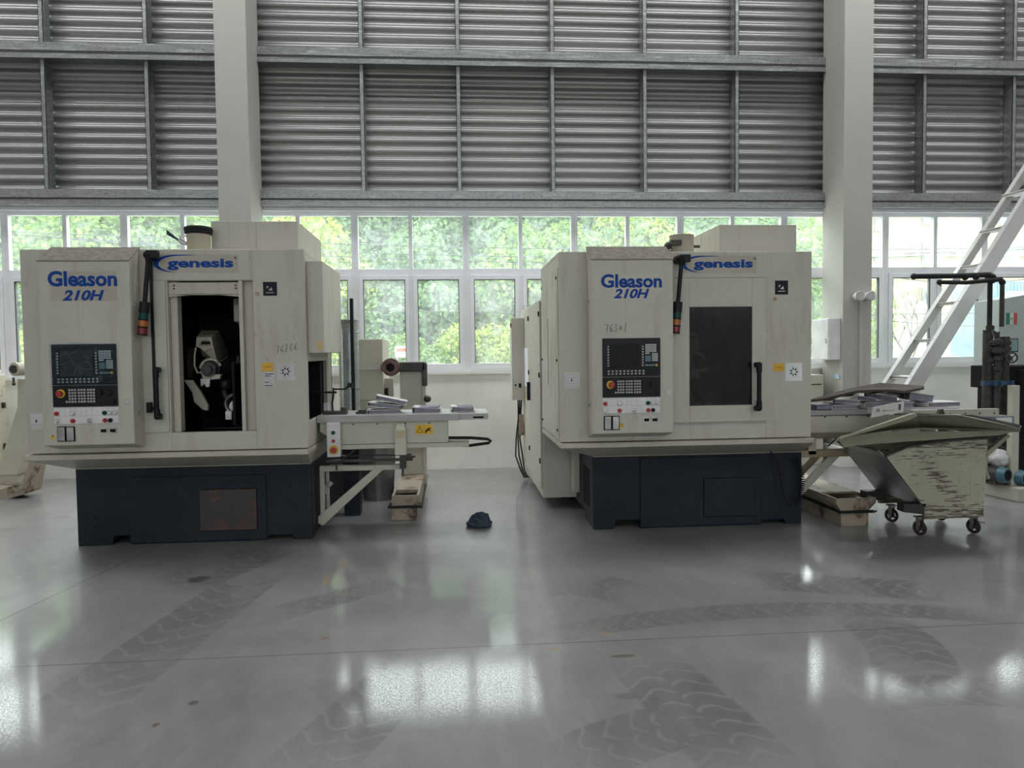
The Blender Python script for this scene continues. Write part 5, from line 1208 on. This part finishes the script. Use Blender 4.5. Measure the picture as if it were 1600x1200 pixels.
# ---------------------------------------------------------------- pump skid at the right edge
r = thing('pump_skid', (6.2, 7.2, 0), 'pump skid with iron pipes, valves and blue motors at the right edge', 'pump unit')
sk = [atz(1541, 765, 0), atz(1592, 787, 0)]
G().prism([(sk[0].x-.25, 7.95, 0), (5.56, 6.82, 0), (7.2, 6.82, 0), (7.2, 7.95, 0)], (0, 0, .14)).build('skid_base', plain('grey_skid', (.45, .42, .36), .6), r, bevel=.01)
a = at(1590, 602, 7.0); b = at(1601, 780, 7.0)
G().box(a.x-.07, a.x+.01, 6.98, 7.05, .14, a.z).build('support_post', 'creamclean', r, bevel=.005)
pz = lambda px, py, Y=7.2: at(px, py, Y)
def pipe(nm, pts, rad, mt='pipe'): return G().tube(pts, rad, 16).build(nm, mt, r)
v1 = pz(1547, 440).x; v2 = pz(1559, 440, 7.15).x; v3 = pz(1570, 440, 7.2).x
pipe('main_pipe', [(v1-.015, 7.2, .14), (v1-.015, 7.2, 1.72)], .047); pipe('main_pipe', [(v1, 7.2, 1.7), (v1, 7.2, 2.27)], .024, 'pipeblk')
pipe('branch_pipe', [(v2+.01, 7.1, 1.75), (v2+.01, 7.1, 2.21)], .022, 'pipe'); 
pipe('branch_pipe', [(v2, 7.15, 1.7), (v2, 7.15, .92), (v2-.01, 7.15, .86), (v2-.04, 7.16, .82), (v1, 7.18, .80)], .026)
pipe('riser_pipe', [(v3+.01, 7.2, .45), (v3+.01, 7.2, 1.65)], .045)
e0 = pz(1428, 432); pipe('upper_arm', [(e0.x, 7.2, e0.z), pz(1500, 431), (v1, 7.2, 2.29), (v1+.02, 7.2, 2.27), (v1+.02, 7.2, 2.2)], .026, 'pipeblk')
G().ball(e0, .032).ball(pz(1508, 433), .034).ball(pz(1525, 432), .036).cyl((v1-.0, 7.2, 2.27), (v1-.03, 7.2, 2.27), .04).ball((v1+.02, 7.2, 2.26), .04).build('arm_fittings', 'pipeblk', r)
e1 = pz(1468, 441, 7.1); pipe('lower_arm', [(e1.x, 7.1, e1.z), pz(1510, 441.5, 7.1), (v2, 7.1, 2.23), (v2+.02, 7.1, 2.2)], .021, 'pipeblk')
G().ball(e1, .028).ball((v2+.01, 7.1, 2.2), .032).cyl(e1, e1+Vector((.01, 0, -.04)), .006).build('arm_fittings', 'pipeblk', r)
g = G()
for px, py, Y, R in ((1547, 520, 7.2, .05), (1547, 545, 7.2, .06), (1546, 562, 7.2, .065), (1559, 535, 7.12, .05), (1559, 548, 7.12, .06), (1560, 560, 7.12, .045), (1570, 545, 7.2, .06), (1571, 560, 7.2, .065), (1571, 536, 7.2, .055), (1559, 576, 7.12, .04), (1547, 512, 7.2, .04)):
    c = pz(px, py, Y); g.cyl(c-Vector((0, 0, .02)), c+Vector((0, 0, .02)), R, n=10).ball(c, R*.85)
c = pz(1548, 557); d = pz(1575, 559); g.cyl(c, d, .04).cyl(pz(1540, 558), pz(1548, 558), .03)
g.build('valve_bodies', 'pipe', r)
for px, py, Y, ax in ((1581, 559, 7.0, (.25, 1, 0)), (1556, 535, 7.0, (.1, .5, .9))):
    c = pz(px, py, Y); h_ = G().torus(c, ax, .05, .008, 22, 7); A1 = Vector(ax).normalized(); u = A1.orthogonal().normalized(); w_ = A1.cross(u)
    for i in range(3): h_.tube([c, c+(u*math.cos(i*2.09)+w_*math.sin(i*2.09))*.05], .005, 5)
    h_.tube([c, c+A1*.14], .009, 7); h_.build('hand_wheel', 'oily', r)
g = G(); c = pz(1534, 599, 7.12); d = pz(1582, 599, 7.12); g.box(c.x, d.x, 7.1, 7.14, c.z-.02, c.z+.02)
for px in (1536, 1553, 1563, 1580): q = pz(px, 599, 7.1); g.box(q.x-.012, q.x+.012, 7.07, 7.12, q.z-.028, q.z+.028)
g.build('pipe_clamps', 'bluepl', r)
c = pz(1561, 716, 7.1); g = G(); g.ball(c, .095, (1.1, 1, 1), 26, 18).cyl(c, c+Vector((.10, -.03, .0)), .07, n=20); g.v = [v+mn.noise_vector(v*22)*.022+mn.noise_vector(v*60)*.007 for v in g.v]; pm = g.build('pump_head', 'foil', r)
G().box(c.x-.07, c.x+.05, 7.0, 7.1, c.z-.14, c.z-.09).build('orange_tag', 'orange', pm)
G().torus(c+Vector((-.04, .05, -.05)), (.1, 1, 0), .17, .035, 24, 8).build('suction_hose', 'pipe', r)
for px, py in ((1567, 742), (1596, 747)):
    c = at(px, py, 6.98); ax = Vector((.35, -1, 0)).normalized()
    mo = G().cyl(c+ax*.02, c-ax*.28, .075, n=24).box(c.x-.05, c.x+.09, 7.02, 7.2, .141, c.z).build('pump_motor', 'oily', r)
    G().cyl(c+ax*.05, c-ax*.02, .07, .085, n=24).build('fan_cover', 'motorblue', mo)
    G().cyl(c+ax*.052, c+ax*.05, .055, n=20).build('fan_grille', 'dark', mo)
r = thing('filter_tank', (6.3, 7.4, 0), 'black upright tank behind the pump pipes at the right edge', 'tank')
a = at(1571, 572, 7.3)
G().box(a.x-.02, 7.3, 7.3, 7.8, 1.1, a.z).box(at(1590, 600, 7.3).x, 7.3, 7.25, 7.9, .16, a.z-.04).build('tank_shell', 'dark', r, bevel=.01)
each('tank_band', 'oily', r, ((6.0, 7.3, 7.2, 7.24, .45, .48), (6.0, 7.3, 7.2, 7.24, .75, .78)))
r = thing('control_cabinet', (6.3, 7.9, 1.3), 'pale green control cabinet with flag sticker and screen at the right edge', 'cabinet')
a = at(1561, 468, 7.95); z0 = at(1561, 575, 7.95).z; bq = at(1600, 462, 7.95)
G().prism([(a.x, 7.95, z0), (a.x+1.2, 7.95, z0), (a.x+1.2, 7.95, a.z+.2), (a.x, 7.95, a.z)], (0, .4, 0)).box(a.x+.1, a.x+1.1, 7.98, 8.3, .0, z0).build('cabinet_body', 'cabgrey', r, bevel=.006)
y = 7.95
f0, f1 = at(1572, 489, y), at(1589, 507, y); th = (f1.x-f0.x)/3
fs_ = G().box(f0.x, f0.x+th, y-.003, y, f1.z, f0.z).build('flag_sticker', 'flaggreen', r)
G().box(f0.x+th, f0.x+2*th, y-.003, y, f1.z, f0.z).build('white_band', 'white', fs_); G().box(f0.x+2*th, f1.x, y-.003, y, f1.z, f0.z).build('red_band', 'flagred', fs_)
G().ball((f0.x+1.5*th, y-.003, (f0.z+f1.z)/2), .014, (1, .1, 1), 8, 6).build('flag_crest', 'trough', fs_)
s0, s1 = at(1572, 529, y), at(1589, 550, y)
sc_ = G().box(s0.x, s1.x, y-.02, y, s1.z, s0.z).build('touch_panel', 'black', r, bevel=.004)
G().box(s0.x+.004, s1.x-.012, y-.023, y-.02, s1.z+.01, s0.z-.01).build('panel_screen', plain('teal_screen', (.25, .40, .40), .2), sc_)
s0, s1 = at(1572, 553, y), at(1589, 570, y); G().box(s0.x+.03, s1.x, y-.003, y, s1.z, s0.z).build('paper_label', 'paperwht', r)

# ---------------------------------------------------------------- outdoors
def leaf_mat(name, a, b):
    k = N(name); n = k.noise(k.coord(), 1.2, 3); gi = k.n.new('ShaderNodeNewGeometry')
    f = k.math('ADD', k.math('MULTIPLY', gi.outputs['Random Per Island'], .75), k.math('MULTIPLY', k.ramp(n, .35, .65), .25))
    col = k.mix(f, a, b); d = k.n.new('ShaderNodeBsdfDiffuse'); t = k.n.new('ShaderNodeBsdfTranslucent')
    k.l.new(col, d.inputs[0]); k.l.new(col, t.inputs[0]); m = k.n.new('ShaderNodeMixShader'); m.inputs[0].default_value = .38
    k.l.new(d.outputs[0], m.inputs[1]); k.l.new(t.outputs[0], m.inputs[2]); k.l.new(m.outputs[0], k.out.inputs[0]); return k.m
LEAF = [leaf_mat('leaf_mid_green', (.075, .16, .04), (.29, .42, .12)), leaf_mat('leaf_yellow_green', (.16, .25, .045), (.46, .54, .15)), leaf_mat('leaf_blue_green', (.07, .14, .07), (.22, .33, .15))]
M['bark'] = plain('bark', (.12, .09, .07), .9)
def hill_z(x, y):
    t = max(0, y-24)
    return -.1+t*.36+(1.2*math.sin(x*.13+y*.07)+.6*math.sin(x*.31+1))*min(1, t/10)
g = G(); nx, ny = 40, 30; vs = []
for j in range(ny+1):
    for i in range(nx+1):
        x = -75+i*190/nx; y = 10.3+j*90/ny; vs.append((x, y, hill_z(x, y) if x < 24 else -.1+ (hill_z(x, y)+.1)*max(0, 1-(x-24)/6) ))
g.add(vs, [(j*(nx+1)+i, j*(nx+1)+i+1, (j+1)*(nx+1)+i+1, (j+1)*(nx+1)+i) for j in range(ny) for i in range(nx)], True)
kk = N('grassy_ground'); kk.set('Base Color', kk.mix(kk.ramp(kk.noise(kk.coord(), .8, 6), .35, .65), (.16, .24, .08), (.34, .36, .22))); kk.set('Roughness', .9)
g.build('ground_hillside', kk.m, kind='structure', keep=1)
kk = N('pale_asphalt'); kk.set('Base Color', kk.mix(kk.ramp(kk.noise(kk.coord(), 3, 6), .3, .7), (.34, .34, .33), (.44, .43, .42))); kk.set('Roughness', .9)
G().box(-40, 60, 10.1, 17.5, -.2, -.06).build('ground_yard', kk.m, kind='structure', keep=1)

def crown_mesh(seed, mat, R, H, nl, leaf, lumps):
    rn = random.Random(seed); vs, fs = [], []
    L = []
    for i in range(lumps):
        a = rn.random()*math.tau; q = rn.random()**.6; zz = rn.uniform(-.8, 1)
        rr = R*q*math.sqrt(max(.05, 1-zz*zz*.8)); L.append((Vector((rr*math.cos(a), rr*math.sin(a), H/2+zz*H*.38)), R*rn.uniform(.28, .48)))
    for i in range(nl):
        c, r_ = L[rn.randrange(lumps)]
        d = Vector((rn.gauss(0, 1), rn.gauss(0, 1), rn.gauss(.25, 1))).normalized(); p = c+d*r_*rn.uniform(.78, 1.05)*Vector((1, 1, .85)).length/1.65
        nrm = (d+Vector((rn.gauss(0, .5), rn.gauss(0, .5), rn.gauss(0.2, .5)))).normalized(); u = nrm.orthogonal().normalized()
        u.rotate(Matrix.Rotation(rn.random()*6.28, 3, nrm)); v = nrm.cross(u); s = leaf*rn.uniform(.6, 1.3); b = len(vs)
        vs += [p-u*s*.5, p+v*s*.32+u*s*.05, p+u*s*.55, p-v*s*.32+u*s*.05]; fs.append((b, b+1, b+2, b+3))
    me = bpy.data.meshes.new('crown'); me.from_pydata([tuple(v) for v in vs], [], fs); me.materials.append(mat); return me
CR_ = [crown_mesh(i, LEAF[i % 3], 2.7, 4.8, 11000, .21, 26) for i in range(6)]
SH_ = [crown_mesh(20+i, LEAF[[1, 0, 1][i]], 1.5, 2.2, 6000, .13, 14) for i in range(3)]
TR_ = {}
def tree(x, y, s, k, shrub=False, label='', group=None, z=None, name='hillside_tree'):
    z = hill_z(x, y)-.1 if z is None else z
    r = bpy.data.objects.new(name, None); COL.objects.link(r); tag(r, label, 'shrub' if shrub else 'tree', group); r.location = (x, y, z)
    r.rotation_euler.z = random.random()*6.28; r.scale = (s, s, s*random.uniform(.9, 1.15))
    c = bpy.data.objects.new('crown', (SH_ if shrub else CR_)[k % (3 if shrub else 6)]); COL.objects.link(c); c.parent = r; c['kind'] = 'stuff'
    if not shrub: c.location = (0, 0, .7)
    key = shrub
    if key not in TR_:
        g = G(); h_ = .9 if shrub else 2.6
        g.tube([(0, 0, -.2), (.05, .03, h_*.5), (0, .05, h_)], [.14, .11, .06] if not shrub else [.05, .04, .02], 7)
        for q in range(4): t = q*1.6; g.tube([(0, 0, h_*.6), (.5*math.cos(t)*h_*.5, .5*math.sin(t)*h_*.5, h_*1.15)], [.06, .02] if not shrub else [.02, .01], 5)
        o = g.build('trunk', 'bark', r); TR_[key] = o.data; 
        for v in o.data.vertices: v.co = v.co + Vector((0, 0, 0))
        o.data.transform(Matrix.Translation(Vector(r.location)))
    else:
        o = bpy.data.objects.new('trunk', TR_[key]); COL.objects.link(o); o.parent = r
    return r
rn = random.Random(5)
row = 0
for y0, sp_, sc_ in ((26, 4.0, .95), (30, 4.3, 1.05), (34.5, 4.6, 1.1), (39, 5.0, 1.2), (44, 5.4, 1.25), (50, 6.0, 1.4), (57, 6.8, 1.5)):
    x = -.66*y0
    while x < min(.43*y0, 22):
        yy = y0+rn.uniform(-1.2, 1.2); xx = x+rn.uniform(-.8, .8)
        if not (.0 < xx/yy < .115 and y0 in (26, 34.5)):
            kx = rn.randrange(6)
            tree(xx, yy, sc_*rn.uniform(.85, 1.15), kx, label=['dense mid-green tree on the hillside beyond the windows', 'bright yellow-green tree on the hillside beyond the windows', 'dull blue-green tree on the hillside beyond the windows'][kx % 3], group='%s trees on the hillside' % ['mid-green', 'yellow-green', 'blue-green'][kx % 3])
        x += sp_
x = -15
i = 0
while x < 8.6:
    tree(x+rn.uniform(-.4, .4), 21.5+rn.uniform(-.8, .8), rn.uniform(.8, 1.25), i, True, label='leafy light green shrub in the row at the foot of the hill', group='shrubs at the foot of the hill', z=-.1, name='roadside_shrub'); x += 1.9; i += 1
# willow-like green and orange shrub by the yellow building
o_ = leaf_mat('leaf_orange', (.45, .25, .12), (.75, .55, .35)); om = crown_mesh(40, o_, 1.3, 1.6, 900, .2, 9)
def odd(px, Y, me, s, name, label, cat='shrub', z=-.1):
    p = at(px, 560, Y); r = bpy.data.objects.new(name, None); COL.objects.link(r); tag(r, label, cat); r.location = (p.x, Y, z); r.scale = (s[0], s[0], s[1])
    c = bpy.data.objects.new('crown', me); COL.objects.link(c); c.parent = r; c['kind'] = 'stuff'
    o = bpy.data.objects.new('trunk', TR_[True]); COL.objects.link(o); o.parent = r
odd(1370, 24, SH_[0], (.38, 1.6), 'tall_green_shrub', 'tall narrow yellow-green shrub just right of the right column')
odd(1272, 26, SH_[2], (.7, 2.0), 'tall_green_shrub', 'tall narrow green shrub seen between the right machine and the column')
odd(1402, 23, om, (.7, .75), 'orange_shrub', 'orange-leaved shrub behind the stair in front of the yellow building')
odd(1448, 23, om, (.8, .8), 'orange_shrub', 'thin orange-leaved shrub behind the stair near the white railing')
# bare tree
p = at(1422, 560, 21); bt = bpy.data.objects.new('bare_tree', None); COL.objects.link(bt); bt.location = (p.x, 21, -.1); tag(bt, 'leafless branching tree in front of the yellow building', 'tree')
g = G()
def branch(p, d, L, r, depth):
    q = p+d*L; g.tube([p, (p+q)/2+Vector((rn.uniform(-.05, .05)*L, 0, .03*L)), q], [r, r*.8, r*.6], 5)
    if depth == 0: return
    for _ in range(3 if depth > 1 else 2):
        nd = (d+Vector((rn.uniform(-.75, .75), rn.uniform(-.5, .5), rn.uniform(-.15, .5)))).normalized(); branch(q, nd, L*rn.uniform(.62, .82), r*.6, depth-1)
branch(Vector((p.x, 21, -.1)), Vector((0, 0, 1)), 1.15, .06, 5)
g.build('branches', plain('pale_bark', (.07, .05, .045), .9), bt)
# terraced walls and hut in the gap of the trees
wallm = worn('stone_terrace', (.36, .34, .31), (.16, .15, .13), .5, (1, 1, 3), 3, .9, thr=.2)
a, b = at(742, 522, 29), at(800, 541, 29)
G().box(a.x, b.x, 29, 29.6, b.z-1.4, a.z).build('stone_terrace_wall', wallm, label='grey stone terrace wall low on the slope among the trees', cat='wall')
a, b = at(738, 437, 36), at(775, 462, 36)
G().box(a.x, b.x, 36, 36.6, b.z-2, a.z).build('stone_terrace_wall', wallm, label='upper grey stone terrace wall high on the slope', cat='wall')
a, b = at(779, 478, 33), at(806, 495, 33); r = thing('hillside_hut', ((a.x+b.x)/2, 33, b.z), 'small hut with white roof on the slope among the trees', 'hut')
G().box(a.x, b.x, 33, 35, b.z-1.5, a.z-.18).build('hut_wall', wallm, r); G().box(a.x-.1, b.x+.1, 32.8, 35.2, a.z-.18, a.z).build('hut_roof', 'white', r)
# red and white notice board
a, b = at(617, 541, 18.5), at(637, 558, 18.5); r = thing('notice_board', ((a.x+b.x)/2, 18.5, -.06), 'red and white notice board in front of the shrubs outside', 'sign')
G().box(a.x, b.x, 18.5, 18.54, b.z, a.z).build('board_panel', 'white', r); G().box(a.x+.04, b.x-.04, 18.49, 18.5, a.z-.14, a.z-.05).build('red_band', 'flagred', r)
G().box(a.x+.02, a.x+.06, 18.54, 18.58, -.06, a.z).build('post', 'steel', r); G().box(b.x-.06, b.x-.02, 18.54, 18.58, -.06, a.z).build('post', 'steel', r)
# parked car seen through the far left window
r = thing('parked_car', (-9.4, 13.6, -.06), 'silver car parked outside behind the far left window', 'car')
y0, y1 = 13.0, 14.7
pr = [(-11.6, .25), (-7.4, .25), (-7.3, .55), (-7.5, .78), (-8.5, .92), (-9.2, 1.38), (-10.6, 1.42), (-11.4, .98), (-11.7, .85)]
G().prism([(x, y0, z-.06) for x, z in pr], (0, y1-y0, 0)).build('car_body', plain('silver_car_paint', (.55, .56, .58), .3, .5), r, bevel=.05)
G().prism([(x, y0-.01, z-.06) for x, z in ((-8.7, .95), (-9.25, 1.3), (-9.9, 1.33), (-9.9, .95))], (0, .02, 0)).prism([(x, y0-.01, z-.06) for x, z in ((-9.96, .95), (-9.96, 1.33), (-10.55, 1.33), (-11.2, .97))], (0, .02, 0)).build('car_windows', 'screen', r)
for x in (-8.2, -10.8): w_ = G().cyl((x, y0-.01, .26), (x, y0+.2, .26), .32, n=24).build('wheel', 'rubber', r); G().cyl((x, y0-.02, .26), (x, y0-.01, .26), .18, n=18).build('wheel_hub', 'steel', w_)
# overhead cables
for i, (py0, py1, sag) in enumerate(((385, 384, .5), (392, 390, .7), (372, 375, .3), (474, 476, .3), (432, 440, .6), (500, 510, .4))):
    Y = 20+i*.4
    if i < 4: a, b = at(-60, py0, Y), at(1700, py1+22, Y)
    else: a, b = at(1290, py0, Y), at(1700, py1, Y)
    G().tube([a.lerp(b, t/24)-Vector((0, 0, sag*4*(t/24)*(1-t/24)-sag*.8)) for t in range(25)], .014, 5).build('overhead_cable', plain('cable_grey', (.05, .055, .06), .8), label=['upper cable crossing the hillside', 'thick second cable crossing the hillside', 'topmost thin cable crossing the hillside', 'lower thin cable crossing behind the casement panes', 'sagging cable in front of the yellow building, upper', 'sagging cable in front of the yellow building, lower'][i]+' outside', cat='cable')
# yellow building
YBD = 58; r = thing('yellow_building', (40, YBD, 0), 'pale yellow building with grid windows beyond the yard at the right', 'building')
a = at(1256, 400, YBD).x
ym = plain('pale_yellow_render', (.29, .25, .17), .9, var=.03, scale=.3)
G().box(a, a+42, YBD, YBD+10, -.2, 13.5).build('building_wall', ym, r)
G().box(a, a+42, YBD-.25, YBD, 9.0, 9.2).box(a, a+.3, YBD-.1, YBD, -.2, 13.5).build('cornice', 'white', r)
for (x0, y0, x1, y1) in ((1440, 328, 1468, 352), (1440, 379, 1468, 414), (1366, 332, 1382, 362), (1366, 392, 1382, 412), (1262, 375, 1282, 395), (1422, 379, 1430, 395), (1558, 378, 1590, 414), (1440, 450, 1468, 486), (1366, 440, 1382, 475), (1500, 518, 1506, 535), (1440, 505, 1466, 545), (1560, 505, 1590, 545), (1558, 328, 1590, 352)):
    p, q = at(x0, y0, YBD), at(x1, y1, YBD)
    f = G().box(p.x, q.x, YBD-.12, YBD-.02, q.z, p.z).build('window_frame', plain('grey_frame', (.22, .22, .22), .6), r)
    n_ = 2 if (q.x-p.x) > 1 else 1; dx = (q.x-p.x)/n_; gz = p.z-(p.z-q.z)*.35; g = G()
    for i in range(n_):
        g.box(p.x+i*dx+.07, p.x+(i+1)*dx-.07, YBD-.15, YBD-.1, q.z+.07, gz-.05).box(p.x+i*dx+.07, p.x+(i+1)*dx-.07, YBD-.15, YBD-.1, gz+.05, p.z-.07)
    g.build('window_pane', plain('sky_lit_pane', (.15, .18, .19), .35), f)
# blue striped curtain wall and white lettered sign
a, b = at(1553, 440, 22), at(1640, 500, 22)
r = thing('blue_shed', (a.x, 22, 0), 'blue striped shed wall behind the green cabinet', 'shed')
g = G(); n_ = 40
for i in range(n_): x = a.x+i*.11; g.box(x, x+.055, 22-.03, 22.0, -.1, a.z)
G().box(a.x, a.x+4.5, 22, 24, -.1, a.z).build('shed_wall', plain('pale_blue_sheet', (.22, .33, .45), .6), r); g.build('shed_ribs', plain('blue_sheet', (.08, .20, .40), .6), r)
a, b = at(1574, 455, 21.7), at(1640, 470, 21.7)
r = thing('white_sign', (a.x, 21.7, 0), 'white sign with blue letters on the blue striped shed', 'sign'); G().box(a.x, b.x, 21.7, 21.8, b.z-.15, a.z).build('sign_board', 'paper', r)
p, q = at(1580, 466, 21.7), at(1606, 457, 21.7); text('DC', p.x, q.x, p.z, q.z, 21.7, 'motorblue', r, 'sign_letters', bold=.02)
# white railing
a, b = at(1360, 566, 19), at(1640, 566, 19)
r = thing('white_railing', (a.x, 19, 0), 'white picket railing at the far side of the yard', 'railing')
g = G(); g.box(a.x, b.x, 19, 19.04, a.z-.04, a.z).box(a.x, b.x, 19, 19.04, .1, .14); x = a.x
while x < b.x: g.box(x, x+.05, 18.99, 19.0, -.06, a.z+.06); x += .16
g.build('pickets', plain('weathered_white', (.36, .35, .34), .7), r)
